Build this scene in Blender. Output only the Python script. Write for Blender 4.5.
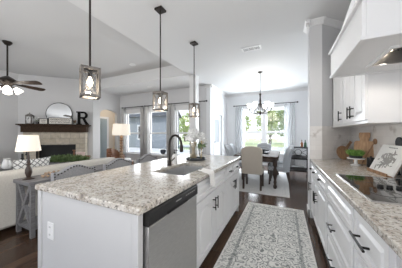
import bpy, bmesh, math, random
from mathutils import Vector, Matrix, Euler
random.seed(7)
PI = math.pi
R = math.radians
scene = bpy.context.scene
COL = scene.collection
for o in list(bpy.data.objects):
    bpy.data.objects.remove(o)

# ------------------------------------------------------------------ camera
cd = bpy.data.cameras.new('camera')
cd.sensor_width = 36.0
cd.lens = 179.0 / 402.0 * 36.0
cd.clip_start = 0.03
cd.shift_y = 0.0
cam = bpy.data.objects.new('camera', cd)
COL.objects.link(cam)
cam.location = (0, 0, 1.30)
cam.rotation_euler = (R(90), 0, R(25.1))
scene.camera = cam

# ------------------------------------------------------------------ world, sun, big lights, exposure
world = bpy.data.worlds.new('sky')
scene.world = world
world.use_nodes = True
wn, wl = world.node_tree.nodes, world.node_tree.links
wn.clear()
wo = wn.new('ShaderNodeOutputWorld')
bg = wn.new('ShaderNodeBackground')
bg.inputs['Strength'].default_value = 1.6
tc = wn.new('ShaderNodeTexCoord')
sx = wn.new('ShaderNodeSeparateXYZ')
rp = wn.new('ShaderNodeValToRGB')
rp.color_ramp.elements[0].position = 0.0
rp.color_ramp.elements[0].color = (0.93, 0.96, 1.0, 1)
rp.color_ramp.elements[1].position = 0.7
rp.color_ramp.elements[1].color = (0.55, 0.72, 1.0, 1)
wl.new(tc.outputs['Generated'], sx.inputs[0])
wl.new(sx.outputs['Z'], rp.inputs[0])
wl.new(rp.outputs[0], bg.inputs['Color'])
wl.new(bg.outputs[0], wo.inputs[0])

def light(name, kind, loc, power, color=(1, 1, 1), size=0.1, size_y=None, rot=(0, 0, 0), spot=None, blend=0.5):
    l = bpy.data.lights.new(name, kind)
    l.energy = power
    l.color = color
    if kind == 'AREA':
        if size_y:
            l.shape = 'RECTANGLE'; l.size = size; l.size_y = size_y
        else:
            l.shape = 'DISK'; l.size = size
    elif kind in ('POINT', 'SPOT'):
        l.shadow_soft_size = size
        if kind == 'SPOT':
            l.spot_size = spot; l.spot_blend = blend
    o = bpy.data.objects.new(name, l)
    o.location = loc
    o.rotation_euler = rot
    COL.objects.link(o)
    return o

sun = bpy.data.lights.new('sun', 'SUN')
sun.energy = 3.4; sun.angle = R(1.5); sun.color = (1, 0.96, 0.9)
so = bpy.data.objects.new('sun', sun); COL.objects.link(so)
so.rotation_euler = (R(38), 0, R(-25))
# unseen fill added behind the camera, before the rear wall opening
light('rear_fill_kitchen', 'AREA', (-0.9, -2.4, 1.6), 2, (1, 0.99, 0.98), 3.4, 2.2, (R(90), 0, 0))
# uplight added behind the camera to bounce soft light off the ceiling
light('ceiling_uplight', 'AREA', (-2.3, -2.0, 0.9), 106, (1, 0.99, 0.985), 3.0, 1.0, (R(174), 0, 0))
light('rear_fill_living', 'AREA', (-5.8, -2.4, 1.6), 15, (1, 0.99, 0.98), 4.4, 2.2, (R(86), 0, 0))  # second added fill behind the camera, for the living room
# daylight coming in at the far windows
light('daylight_dining_window', 'AREA', (-0.78, 8.02, 1.45), 200, (0.88, 0.94, 1.0), 1.7, 1.8, (R(-90), 0, 0))
light('daylight_nook_window', 'AREA', (-4.7, 6.3, 1.45), 100, (0.95, 0.98, 1.0), 3.4, 1.8, (R(-90), 0, 0))
sl_ = light('side_fill', 'AREA', (0.95, -0.2, 1.5), 16, (1, 0.99, 0.97), 1.2, 1.2, (R(90), 0, R(72)))  # fill added before the solid side wall to brighten the island fronts
sl_.data.spread = R(105)
# recessed can over the aisle, plus two unseen ones added behind the camera
light('recessed_can', 'SPOT', (0.04, 2.3, 3.02), 27, (1, 0.96, 0.9), 0.08, None, (0, 0, 0), R(135), 0.6)
for i, (x, y) in enumerate([(-0.2, -0.9), (-2.0, -0.9)]):
    light('recessed_can', 'AREA', (x, y, 3.03), 1, (1, 0.95, 0.88), 0.2, None, (0, 0, 0))

vs = scene.view_settings
vs.view_transform = 'Standard'
vs.look = 'None'
vs.gamma = 1.0
vs.exposure = 0.17
vs.use_curve_mapping = False

# ------------------------------------------------------------------ materials
MATS = {}
def mat(name, color, rough=0.5, metal=0.0, emit=None, estr=0.0, coat=0.0, spec=None, sheen=0.0):
    m = bpy.data.materials.new(name)
    m.use_nodes = True
    b = m.node_tree.nodes['Principled BSDF']
    b.inputs['Base Color'].default_value = (*color, 1)
    b.inputs['Roughness'].default_value = rough
    b.inputs['Metallic'].default_value = metal
    if emit:
        b.inputs['Emission Color'].default_value = (*emit, 1)
        b.inputs['Emission Strength'].default_value = estr
    if coat: b.inputs['Coat Weight'].default_value = coat
    if spec is not None: b.inputs['Specular IOR Level'].default_value = spec
    if sheen: b.inputs['Sheen Weight'].default_value = sheen
    MATS[name] = m
    return m

def nodes(m):
    t = m.node_tree
    return t.nodes, t.links, t.nodes['Principled BSDF']

def noise(n, l, vec, scale, detail=4, rough=0.5):
    t = n.new('ShaderNodeTexNoise')
    t.inputs['Scale'].default_value = scale
    t.inputs['Detail'].default_value = detail
    t.inputs['Roughness'].default_value = rough
    l.new(vec, t.inputs['Vector'])
    return t.outputs['Fac']

def ramp(n, l, fac, stops, interp='LINEAR'):
    r = n.new('ShaderNodeValToRGB')
    cr = r.color_ramp
    cr.interpolation = interp
    while len(cr.elements) < len(stops):
        cr.elements.new(0.5)
    for e, (p, c) in zip(cr.elements, stops):
        e.position = p
        e.color = (*c, 1) if len(c) == 3 else c
    l.new(fac, r.inputs[0])
    return r.outputs[0]

def mix(n, l, fac, a, b, mode='MIX'):
    x = n.new('ShaderNodeMix')
    x.data_type = 'RGBA'
    x.blend_type = mode
    if isinstance(fac, (int, float)): x.inputs[0].default_value = fac
    else: l.new(fac, x.inputs[0])
    for i, v in ((6, a), (7, b)):
        if isinstance(v, tuple): x.inputs[i].default_value = (*v, 1)
        else: l.new(v, x.inputs[i])
    return x.outputs[2]

def mth(n, l, op, a, b=None, clamp=False):
    x = n.new('ShaderNodeMath'); x.operation = op; x.use_clamp = clamp
    for i, v in ((0, a), (1, b)):
        if v is None: continue
        if isinstance(v, (int, float)): x.inputs[i].default_value = v
        else: l.new(v, x.inputs[i])
    return x.outputs[0]

def objvec(n, l, rot=(0, 0, 0), scale=(1, 1, 1)):
    t = n.new('ShaderNodeTexCoord')
    m = n.new('ShaderNodeMapping')
    m.inputs['Rotation'].default_value = rot
    m.inputs['Scale'].default_value = scale
    l.new(t.outputs['Object'], m.inputs['Vector'])
    return m.outputs[0]

def bump(n, l, b, h, strength=0.2, dist=0.01):
    x = n.new('ShaderNodeBump')
    x.inputs['Strength'].default_value = strength
    x.inputs['Distance'].default_value = dist
    l.new(h, x.inputs['Height'])
    l.new(x.outputs[0], b.inputs['Normal'])

def speckled(name, c1, c2, scale, rough, lo=0.35, hi=0.65, bs=0.0, metal=0.0, stretch=(1, 1, 1)):
    m = mat(name, c1, rough, metal)
    n, l, b = nodes(m)
    v = objvec(n, l, scale=stretch)
    f = noise(n, l, v, scale, 5)
    l.new(ramp(n, l, f, [(lo, c1), (hi, c2)]), b.inputs['Base Color'])
    if bs: bump(n, l, b, f, bs)
    return m

WALLW = mat('dining_wall_lightened', (0.80, 0.81, 0.825), 0.7)  # wall paint made lighter here to brighten the dining walls
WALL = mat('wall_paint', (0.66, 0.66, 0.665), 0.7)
CEILL = mat('living_ceiling_gray', (0.655, 0.66, 0.665), 0.85)  # grayer than the kitchen ceiling, darkened to set the two apart
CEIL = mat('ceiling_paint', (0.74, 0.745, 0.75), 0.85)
TRIM = mat('trim_white', (0.80, 0.80, 0.80), 0.4)
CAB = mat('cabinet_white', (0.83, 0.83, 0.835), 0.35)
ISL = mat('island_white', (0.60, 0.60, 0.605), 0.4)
BLACK = mat('black_metal', (0.012, 0.011, 0.011), 0.35, 0.4)
BRONZE = mat('dark_bronze', (0.035, 0.028, 0.024), 0.35, 0.7)
STEEL = speckled('brushed_steel', (0.50, 0.49, 0.48), (0.58, 0.57, 0.56), 30, 0.32, metal=0.9, stretch=(1, 1, 12))
SINKST = mat('sink_steel', (0.62, 0.62, 0.62), 0.33, 0.9)
BPLAST = mat('black_plastic', (0.015, 0.014, 0.014), 0.3)
WPLAST = mat('white_plastic', (0.85, 0.85, 0.85), 0.35)
DGLASS = mat('black_glass', (0.006, 0.006, 0.007), 0.05, coat=0.5)
CREAM = speckled('cream_upholstery', (0.63, 0.60, 0.54), (0.69, 0.66, 0.60), 60, 0.9, bs=0.1)
GRAYF = speckled('gray_upholstery', (0.28, 0.28, 0.29), (0.34, 0.34, 0.35), 80, 0.9, bs=0.1)
BEIGE = speckled('beige_linen', (0.47, 0.42, 0.36), (0.55, 0.50, 0.43), 70, 0.9, bs=0.1)
SHADE = mat('lamp_shade_linen', (0.85, 0.80, 0.72), 0.9, emit=(1.0, 0.86, 0.68), estr=0.35)
LEATHER = speckled('brown_leather', (0.16, 0.07, 0.035), (0.22, 0.10, 0.05), 12, 0.45)
GRAYW = speckled('gray_wood', (0.15, 0.145, 0.15), (0.235, 0.23, 0.235), 9, 0.6, stretch=(8, 1, 8))
MANTELW = speckled('mantel_wood', (0.030, 0.018, 0.011), (0.065, 0.040, 0.026), 8, 0.7, stretch=(2, 8, 8))
MANTELW.node_tree.nodes['Principled BSDF'].inputs['Specular IOR Level'].default_value = 0.15
MATTEB = mat('matte_black_wood', (0.010, 0.009, 0.009), 0.8, spec=0.1)
DARKW = speckled('dark_wood', (0.03, 0.018, 0.013), (0.06, 0.036, 0.025), 10, 0.45, stretch=(3, 3, 1))
LANTW = speckled('weathered_lantern_wood', (0.10, 0.092, 0.085), (0.20, 0.185, 0.17), 40, 0.75)
TURNW = speckled('turned_wood', (0.20, 0.12, 0.07), (0.36, 0.24, 0.15), 14, 0.6)
BOARDW = speckled('cutting_board_wood', (0.36, 0.20, 0.10), (0.52, 0.33, 0.18), 7, 0.55, stretch=(8, 8, 1))
BOARDW2 = speckled('dark_board_wood', (0.22, 0.12, 0.06), (0.38, 0.22, 0.12), 7, 0.55, stretch=(8, 8, 1))
CERAM = mat('white_ceramic', (0.82, 0.81, 0.79), 0.2)
CHARC = mat('charcoal_metal', (0.04, 0.045, 0.05), 0.5, 0.3)
GREEN = speckled('leaf_green', (0.07, 0.12, 0.04), (0.18, 0.26, 0.10), 16, 0.6)
GREEN2 = speckled('succulent_green', (0.10, 0.24, 0.04), (0.25, 0.42, 0.10), 40, 0.6)
TREEG = speckled('tree_leaf_green', (0.26, 0.36, 0.10), (0.55, 0.62, 0.28), 1.5, 0.8)
TREED = speckled('tree_leaf_dark', (0.12, 0.20, 0.07), (0.28, 0.36, 0.15), 1.5, 0.8)
LAWN = speckled('lawn', (0.42, 0.48, 0.24), (0.52, 0.56, 0.32), 2, 0.95)
ROAD = mat('pale_road', (0.5, 0.5, 0.49), 0.9)
BARK = speckled('bark', (0.10, 0.08, 0.06), (0.2, 0.16, 0.12), 12, 0.9)
PETAL = mat('white_petal', (0.86, 0.86, 0.85), 0.6)
STEMY = mat('golden_stem', (0.55, 0.36, 0.07), 0.5)
PAGE = mat('paper', (0.82, 0.81, 0.78), 0.7)
INK = mat('ink', (0.05, 0.045, 0.045), 0.7)
PRINTG = mat('printed_gray', (0.33, 0.32, 0.30), 0.7)
TOWEL = speckled('white_towel', (0.78, 0.77, 0.75), (0.86, 0.85, 0.83), 120, 0.95, bs=0.3)
BULB = mat('bulb_glow', (1, 0.9, 0.75), 0.4, emit=(1.0, 0.84, 0.62), estr=9)
GLOWG = mat('lit_frosted_glass', (0.95, 0.93, 0.9), 0.4, emit=(1.0, 0.93, 0.82), estr=3.0)
CANLIT = mat('lit_can', (1, 1, 1), 0.4, emit=(1.0, 0.95, 0.88), estr=9)
HOODL = mat('hood_lamp_glass', (1, 1, 1), 0.4, emit=(1.0, 0.86, 0.68), estr=6)
MIRROR = mat('mirror_glass', (0.85, 0.87, 0.88), 0.03, 1.0)
DOORB = mat('blue_gray_door', (0.36, 0.43, 0.46), 0.5)
FIREBOX = mat('firebox_black', (0.012, 0.012, 0.012), 0.7)
SIDING = mat('blue_gray_siding', (0.19, 0.215, 0.24), 0.8)
WARMW = mat('hall_paint', (0.74, 0.66, 0.55), 0.8)

# clear pane (thin): mostly see-through with a faint mirror
def clear(name, tint=(1, 1, 1), gloss=0.06):
    m = bpy.data.materials.new(name); m.use_nodes = True
    n, l = m.node_tree.nodes, m.node_tree.links
    n.clear()
    o = n.new('ShaderNodeOutputMaterial'); x = n.new('ShaderNodeMixShader')
    t = n.new('ShaderNodeBsdfTransparent'); g = n.new('ShaderNodeBsdfGlossy')
    t.inputs[0].default_value = (*tint, 1)
    g.inputs['Roughness'].default_value = 0.02
    x.inputs[0].default_value = gloss
    l.new(t.outputs[0], x.inputs[1]); l.new(g.outputs[0], x.inputs[2]); l.new(x.outputs[0], o.inputs[0])
    return m
PANE = clear('window_glass')
LGLASS = clear('lantern_glass', (0.94, 0.94, 0.94), 0.05)
VGLASS = clear('vase_glass', (0.90, 0.90, 0.88), 0.12)

# granite
GRAN = mat('granite', (0.7, 0.66, 0.6), 0.16, coat=0.1)
n, l, b = nodes(GRAN)
v = objvec(n, l)
f1 = noise(n, l, v, 15, 6, 0.65)
base = ramp(n, l, f1, [(0.30, (0.30, 0.26, 0.22)), (0.42, (0.47, 0.42, 0.36)), (0.52, (0.58, 0.54, 0.48)), (0.66, (0.63, 0.60, 0.56))])
f2 = noise(n, l, v, 60, 4, 0.6)
base = mix(n, l, ramp(n, l, f2, [(0.38, (0.85, 0.85, 0.85)), (0.47, (0, 0, 0))]), base, (0.10, 0.09, 0.085))
f3 = noise(n, l, v, 75, 3, 0.5)
base = mix(n, l, ramp(n, l, f3, [(0.54, (0, 0, 0)), (0.66, (0.8, 0.8, 0.8))]), base, (0.78, 0.76, 0.73))
f4 = noise(n, l, v, 20, 4, 0.6)
base = mix(n, l, ramp(n, l, f4, [(0.62, (0, 0, 0)), (0.70, (0.7, 0.7, 0.7))]), base, (0.27, 0.26, 0.26))
l.new(base, b.inputs['Base Color'])

# wood floor
FLOOR = mat('wood_floor', (0.05, 0.03, 0.02), 0.22)
n, l, b = nodes(FLOOR)
v = objvec(n, l, rot=(0, 0, R(90)))
bt = n.new('ShaderNodeTexBrick')
l.new(v, bt.inputs['Vector'])
for k, val in (('Scale', 1.0), ('Mortar Size', 0.0025), ('Brick Width', 1.25), ('Row Height', 0.125), ('Bias', 0.0)):
    bt.inputs[k].default_value = val
bt.inputs['Color1'].default_value = (0.055, 0.031, 0.020, 1)
bt.inputs['Color2'].default_value = (0.098, 0.058, 0.037, 1)
bt.inputs['Mortar'].default_value = (0.012, 0.008, 0.006, 1)
v2 = objvec(n, l, scale=(14, 1.2, 1))
g = noise(n, l, v2, 3, 5, 0.6)
l.new(mix(n, l, 0.75, bt.outputs['Color'], ramp(n, l, g, [(0.3, (0.55, 0.55, 0.55)), (0.7, (1.35, 1.3, 1.25))]), 'MULTIPLY'), b.inputs['Base Color'])

# backsplash
SPLASH = mat('marble_backsplash', (0.75, 0.73, 0.7), 0.25)
n, l, b = nodes(SPLASH)
tcn = n.new('ShaderNodeTexCoord')
sp = n.new('ShaderNodeSeparateXYZ'); l.new(tcn.outputs['Object'], sp.inputs[0])
cb = n.new('ShaderNodeCombineXYZ')
l.new(mth(n, l, 'ADD', sp.outputs[0], sp.outputs[1]), cb.inputs[0]); l.new(sp.outputs[2], cb.inputs[1])
bt = n.new('ShaderNodeTexBrick'); l.new(cb.outputs[0], bt.inputs['Vector'])
for k, val in (('Scale', 1.0), ('Mortar Size', 0.0025), ('Brick Width', 0.15), ('Row Height', 0.075)):
    bt.inputs[k].default_value = val
bt.inputs['Color1'].default_value = (0.86, 0.84, 0.82, 1)
bt.inputs['Color2'].default_value = (0.79, 0.77, 0.75, 1)
bt.inputs['Mortar'].default_value = (0.78, 0.76, 0.74, 1)
mn = noise(n, l, tcn.outputs['Object'], 5, 6, 0.6)
l.new(mix(n, l, 1.0, bt.outputs['Color'], ramp(n, l, mn, [(0.30, (0.66, 0.62, 0.58)), (0.42, (1, 0.99, 0.98))]), 'MULTIPLY'), b.inputs['Base Color'])

# fireplace stone
STONE = mat('limestone_blocks', (0.6, 0.55, 0.46), 0.85)
n, l, b = nodes(STONE)
tcn = n.new('ShaderNodeTexCoord')
sp = n.new('ShaderNodeSeparateXYZ'); l.new(tcn.outputs['Object'], sp.inputs[0])
cb = n.new('ShaderNodeCombineXYZ'); l.new(sp.outputs[0], cb.inputs[0]); l.new(sp.outputs[2], cb.inputs[1])
bt = n.new('ShaderNodeTexBrick'); l.new(cb.outputs[0], bt.inputs['Vector'])
for k, val in (('Scale', 1.0), ('Mortar Size', 0.009), ('Brick Width', 0.42), ('Row Height', 0.19)):
    bt.inputs[k].default_value = val
bt.squash = 0.7; bt.squash_frequency = 2
bt.inputs['Color1'].default_value = (0.60, 0.55, 0.47, 1)
bt.inputs['Color2'].default_value = (0.46, 0.41, 0.33, 1)
bt.inputs['Mortar'].default_value = (0.40, 0.37, 0.32, 1)
mn = noise(n, l, tcn.outputs['Object'], 9, 5, 0.6)
l.new(mix(n, l, 0.8, bt.outputs['Color'], ramp(n, l, mn, [(0.3, (0.75, 0.73, 0.7)), (0.7, (1.15, 1.13, 1.1))]), 'MULTIPLY'), b.inputs['Base Color'])
bump(n, l, b, bt.outputs['Fac'], -0.5, 0.01)

# runner rug (local coords centred)
def rugmat(name, hw, hl, light_c, dark_c, bscale):
    m = mat(name, light_c, 0.95)
    n, l, b = nodes(m)
    t = n.new('ShaderNodeTexCoord')
    s = n.new('ShaderNodeSeparateXYZ'); l.new(t.outputs['Object'], s.inputs[0])
    vo = n.new('ShaderNodeTexVoronoi'); vo.inputs['Scale'].default_value = bscale
    nz = n.new('ShaderNodeTexNoise'); nz.inputs['Scale'].default_value = bscale * 1.2; nz.inputs['Detail'].default_value = 3
    l.new(t.outputs['Object'], nz.inputs['Vector'])
    ad = n.new('ShaderNodeVectorMath'); ad.operation = 'MULTIPLY_ADD'
    l.new(nz.outputs['Color'], ad.inputs[0]); ad.inputs[1].default_value = (0.09, 0.09, 0); l.new(t.outputs['Object'], ad.inputs[2])
    l.new(ad.outputs[0], vo.inputs['Vector'])
    ring = mth(n, l, 'SINE', mth(n, l, 'MULTIPLY', vo.outputs['Distance'], 21.0))
    pat = ramp(n, l, mth(n, l, 'MULTIPLY_ADD', ring, 0.5), [(0.12, (0, 0, 0)), (0.42, (1, 1, 1))])
    fine = noise(n, l, t.outputs['Object'], 55, 3)
    patt = mix(n, l, ramp(n, l, fine, [(0.4, (0, 0, 0)), (0.7, (0.7, 0.7, 0.7))]), pat, (0.6, 0.6, 0.6))
    field = mix(n, l, patt, dark_c, light_c)
    ex = mth(n, l, 'SUBTRACT', hw, mth(n, l, 'ABSOLUTE', s.outputs[0]))
    ey = mth(n, l, 'SUBTRACT', hl, mth(n, l, 'ABSOLUTE', s.outputs[1]))
    e = mth(n, l, 'MINIMUM', ex, ey)
    band = ramp(n, l, mth(n, l, 'MULTIPLY', e, 4.0), [(0.0, (0, 0, 0)), (0.43, (0, 0, 0)), (0.45, (1, 1, 1)), (0.55, (1, 1, 1)), (0.57, (0, 0, 0)), (0.64, (0, 0, 0)), (0.66, (0.7, 0.7, 0.7)), (0.69, (0, 0, 0))])
    edge = ramp(n, l, mth(n, l, 'MULTIPLY', e, 4.0), [(0.0, (1, 1, 1)), (0.07, (0.9, 0.9, 0.9)), (0.09, (0.3, 0.3, 0.3)), (0.40, (0.3, 0.3, 0.3)), (0.43, (0, 0, 0))])
    c = mix(n, l, mth(n, l, 'MULTIPLY', edge, 0.75), field, light_c)
    c = mix(n, l, mth(n, l, 'MULTIPLY', band, 0.6), c, dark_c)
    l.new(c, b.inputs['Base Color'])
    bump(n, l, b, fine, 0.4, 0.004)
    return m
RUNNER = rugmat('runner_weave', 0.455, 1.35, (0.80, 0.79, 0.755), (0.19, 0.205, 0.20), 12.5)
DRUG = rugmat('dining_rug_weave', 1.0, 1.3, (0.62, 0.61, 0.60), (0.50, 0.50, 0.50), 9)

def trellis(name, c1, c2, k, thr=0.5, alpha=1.0, axes=(0, 2)):
    m = mat(name, c1, 0.9)
    n, l, b = nodes(m)
    t = n.new('ShaderNodeTexCoord')
    s = n.new('ShaderNodeSeparateXYZ'); l.new(t.outputs['Object'], s.inputs[0])
    a = mth(n, l, 'ADD', s.outputs[axes[0]], s.outputs[axes[1]])
    d = mth(n, l, 'SUBTRACT', s.outputs[axes[0]], s.outputs[axes[1]])
    p = mth(n, l, 'MAXIMUM', mth(n, l, 'ABSOLUTE', mth(n, l, 'SINE', mth(n, l, 'MULTIPLY', a, k))), mth(n, l, 'ABSOLUTE', mth(n, l, 'SINE', mth(n, l, 'MULTIPLY', d, k))))
    l.new(ramp(n, l, p, [(0.90, c1), (0.97, c2)]), b.inputs['Base Color'])
    if alpha < 1: b.inputs['Alpha'].default_value = alpha
    return m
CURT = trellis('trellis_curtain_fabric', (0.46, 0.455, 0.45), (0.74, 0.74, 0.73), 30)
SHEER = trellis('sheer_curtain_fabric', (0.84, 0.85, 0.86), (0.66, 0.69, 0.72), 26, alpha=0.62)
PATCH = trellis('patterned_chair_fabric', (0.34, 0.36, 0.385), (0.58, 0.60, 0.62), 45, axes=(1, 2))
PILLOWP = trellis('patterned_pillow_fabric', (0.75, 0.75, 0.73), (0.20, 0.20, 0.20), 42, axes=(0, 2))

# ------------------------------------------------------------------ mesh builder
class MB:
    def __init__(s): s.bm = bmesh.new()
    def add(s, verts, faces, M=None):
        vs_ = [s.bm.verts.new((M @ Vector(v)) if M else v) for v in verts]
        for f in faces:
            try: s.bm.faces.new([vs_[i] for i in f])
            except ValueError: pass
        return s
    def box(s, x0, x1, y0, y1, z0, z1, M=None):
        v = [(x, y, z) for z in (z0, z1) for y in (y0, y1) for x in (x0, x1)]
        return s.add(v, [(0, 2, 3, 1), (4, 5, 7, 6), (0, 1, 5, 4), (2, 6, 7, 3), (0, 4, 6, 2), (1, 3, 7, 5)], M)
    def prism(s, poly, a0, a1, axis='z', M=None):
        n = len(poly)
        def P(p, a):
            if axis == 'z': return (p[0], p[1], a)
            if axis == 'y': return (p[0], a, p[1])
            return (a, p[0], p[1])
        v = [P(p, a0) for p in poly] + [P(p, a1) for p in poly]
        f = [tuple(range(n - 1, -1, -1)), tuple(range(n, 2 * n))]
        f += [(i, (i + 1) % n, n + (i + 1) % n, n + i) for i in range(n)]
        return s.add(v, f, M)
    def bar(s, p0, p1, w, h=None, up=(0, 0, 1)):
        h = h or w
        p0, p1 = Vector(p0), Vector(p1)
        d = (p1 - p0); L = d.length; d.normalize()
        u = Vector(up)
        if abs(d.dot(u)) > 0.98: u = Vector((1, 0, 0))
        sd = d.cross(u).normalized(); u = sd.cross(d)
        M = Matrix((sd, d, u)).transposed().to_4x4(); M.translation = p0
        return s.box(-w / 2, w / 2, 0, L, -h / 2, h / 2, M)
    def cyl(s, p0, p1, r0, r1=None, n=16, caps=True):
        r1 = r0 if r1 is None else r1
        p0, p1 = Vector(p0), Vector(p1)
        d = (p1 - p0).normalized()
        u = Vector((0, 0, 1)) if abs(d.z) < 0.95 else Vector((1, 0, 0))
        a = d.cross(u).normalized(); bb = d.cross(a)
        v = []
        for p, r in ((p0, r0), (p1, r1)):
            for i in range(n):
                t = 2 * PI * i / n
                v.append(p + (a * math.cos(t) + bb * math.sin(t)) * r)
        f = [(i, (i + 1) % n, n + (i + 1) % n, n + i) for i in range(n)]
        if caps: f += [tuple(range(n - 1, -1, -1)), tuple(range(n, 2 * n))]
        return s.add(v, f)
    def lathe(s, prof, c=(0, 0, 0), n=24, M=None):
        v = []; f = []
        for (r, z) in prof:
            for i in range(n):
                t = 2 * PI * i / n
                v.append((c[0] + r * math.cos(t), c[1] + r * math.sin(t), c[2] + z))
        for k in range(len(prof) - 1):
            for i in range(n):
                f.append((k * n + i, k * n + (i + 1) % n, (k + 1) * n + (i + 1) % n, (k + 1) * n + i))
        if prof[0][0] > 1e-6: f.append(tuple(range(n - 1, -1, -1)))
        if prof[-1][0] > 1e-6: f.append(tuple((len(prof) - 1) * n + i for i in range(n)))
        s.add(v, f, M)
        return s
    def tube(s, pts, r, n=8, closed=False):
        pts = [Vector(p) for p in pts]
        N = len(pts); rings = []
        prev = None
        for i, p in enumerate(pts):
            if closed: d = pts[(i + 1) % N] - pts[i - 1]
            else: d = pts[min(i + 1, N - 1)] - pts[max(i - 1, 0)]
            d.normalize()
            if prev is None:
                u = Vector((0, 0, 1)) if abs(d.z) < 0.9 else Vector((1, 0, 0))
                a = d.cross(u).normalized()
            else:
                a = (prev - d * prev.dot(d)).normalized()
            prev = a
            bb = d.cross(a)
            rr = r[i] if isinstance(r, (list, tuple)) else r
            rings.append([s.bm.verts.new(p + (a * math.cos(2 * PI * k / n) + bb * math.sin(2 * PI * k / n)) * rr) for k in range(n)])
        for i in range(N if closed else N - 1):
            A, B = rings[i], rings[(i + 1) % N]
            for k in range(n):
                s.bm.faces.new((A[k], A[(k + 1) % n], B[(k + 1) % n], B[k]))
        if not closed:
            s.bm.faces.new(rings[0][::-1]); s.bm.faces.new(rings[-1])
        return s
    def ball(s, c, r, seg=16, rings=10, sc=(1, 1, 1)):
        prof = [(max(1e-7, math.sin(PI * k / rings)), -math.cos(PI * k / rings)) for k in range(rings + 1)]
        M = Matrix.Translation(c) @ Matrix.Diagonal((r * sc[0], r * sc[1], r * sc[2], 1))
        return s.lathe(prof, n=seg, M=M)
    def leaf(s, p, d, L, W, curl=0.15):
        d = Vector(d).normalized()
        u = Vector((random.uniform(-1, 1), random.uniform(-1, 1), random.uniform(-1, 1)))
        a = d.cross(u)
        if a.length < 1e-3: a = Vector((1, 0, 0))
        a.normalize(); nn = d.cross(a)
        p = Vector(p)
        q = [p, p + d * L * 0.45 + a * W / 2 + nn * L * curl, p + d * L, p + d * L * 0.45 - a * W / 2 + nn * L * curl]
        s.add(q, [(0, 1, 2), (0, 2, 3)])
        return s
    def pillow(s, c, w, h, t, M=None, n=10):
        v = []; f = []
        for sgn in (1, -1):
            for j in range(n + 1):
                for i in range(n + 1):
                    x, z = 2 * i / n - 1, 2 * j / n - 1
                    th = t / 2 * ((1 - x ** 4) * (1 - z ** 4)) ** 0.6
                    k = 1 - 0.06 * (1 - x * x) * (z * z) - 0.0
                    k2 = 1 - 0.06 * (1 - z * z) * (x * x)
                    v.append((c[0] + x * w / 2 * k2, c[1] + sgn * th, c[2] + z * h / 2 * k))
        m = (n + 1) ** 2
        for sidx in (0, 1):
            for j in range(n):
                for i in range(n):
                    a = sidx * m + j * (n + 1) + i
                    q = (a, a + 1, a + n + 2, a + n + 1)
                    f.append(q if sidx else q[::-1])
        s.add(v, f, M)
        bmesh.ops.remove_doubles(s.bm, verts=s.bm.verts, dist=1e-5)
        return s
    def build(s, name, m, parent=None, bevel=0.0, seg=2, smooth=35, sub=0, solid=0.0):
        bmesh.ops.recalc_face_normals(s.bm, faces=s.bm.faces)
        me = bpy.data.meshes.new(name)
        s.bm.to_mesh(me); s.bm.free()
        me.materials.append(m)
        for p in me.polygons: p.use_smooth = smooth > 0
        if smooth > 0: me.set_sharp_from_angle(angle=R(smooth))
        o = bpy.data.objects.new(name, me)
        COL.objects.link(o)
        if parent: o.parent = parent
        if solid:
            md = o.modifiers.new('thick', 'SOLIDIFY'); md.thickness = solid; md.offset = 0
        if bevel:
            md = o.modifiers.new('bevel', 'BEVEL'); md.width = bevel; md.segments = seg; md.limit_method = 'ANGLE'; md.angle_limit = R(40)
        if sub:
            md = o.modifiers.new('sub', 'SUBSURF'); md.levels = sub; md.render_levels = sub
        return o

def B(*a): return MB().box(*a)
def tag(o, label, cat, group=None, kind=None):
    o['label'] = label; o['category'] = cat
    if group: o['group'] = group
    if kind: o['kind'] = kind
    return o
def thing(name, label, cat, loc=(0, 0, 0), rz=0.0, group=None):
    o = bpy.data.objects.new(name, None)
    o.empty_display_size = 0.1
    COL.objects.link(o)
    o.location = loc; o.rotation_euler = (0, 0, rz)
    return tag(o, label, cat, group)
def struct(name, mb, m, **k):
    o = mb.build(name, m, **k); o['kind'] = 'structure'
    return o
def copy_tree(o, parent=None):
    c = o.copy(); COL.objects.link(c)
    if parent: c.parent = parent
    for ch in list(o.children): copy_tree(ch, c)
    return c
def dup(root, label, loc, rz=None, group=None):
    c = copy_tree(root)
    c.location = loc
    if rz is not None: c.rotation_euler = (0, 0, rz)
    c['label'] = label
    if group: c['group'] = group
    return c

# ------------------------------------------------------------------ structure
KX = -2.58      # edge of the kitchen ceiling
NY = 4.60       # front edge of the nook ceiling
H = 3.05; HL = 3.41
struct('floor', B(-9.6, 1.4, -2.7, 8.05, -0.12, 0.0), FLOOR, smooth=0)
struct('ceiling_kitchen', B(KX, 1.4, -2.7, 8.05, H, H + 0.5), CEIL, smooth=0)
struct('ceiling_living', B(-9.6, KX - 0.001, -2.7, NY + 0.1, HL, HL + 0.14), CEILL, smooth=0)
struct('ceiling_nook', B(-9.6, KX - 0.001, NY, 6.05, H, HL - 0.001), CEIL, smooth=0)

def wall_y(name, x0, x1, y0, y1, holes, top, m=WALL):
    """wall running along X with rectangular holes (x0,x1,z0,z1)"""
    mb = MB(); x = x0
    for (a, bb, z0, z1) in sorted(holes):
        mb.box(x, a, y0, y1, 0, top)
        if z0 > 0: mb.box(a, bb, y0, y1, 0, z0)
        mb.box(a, bb, y0, y1, z1, top)
        x = bb
    mb.box(x, x1, y0, y1, 0, top)
    return struct(name, mb, m, smooth=0)

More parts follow.
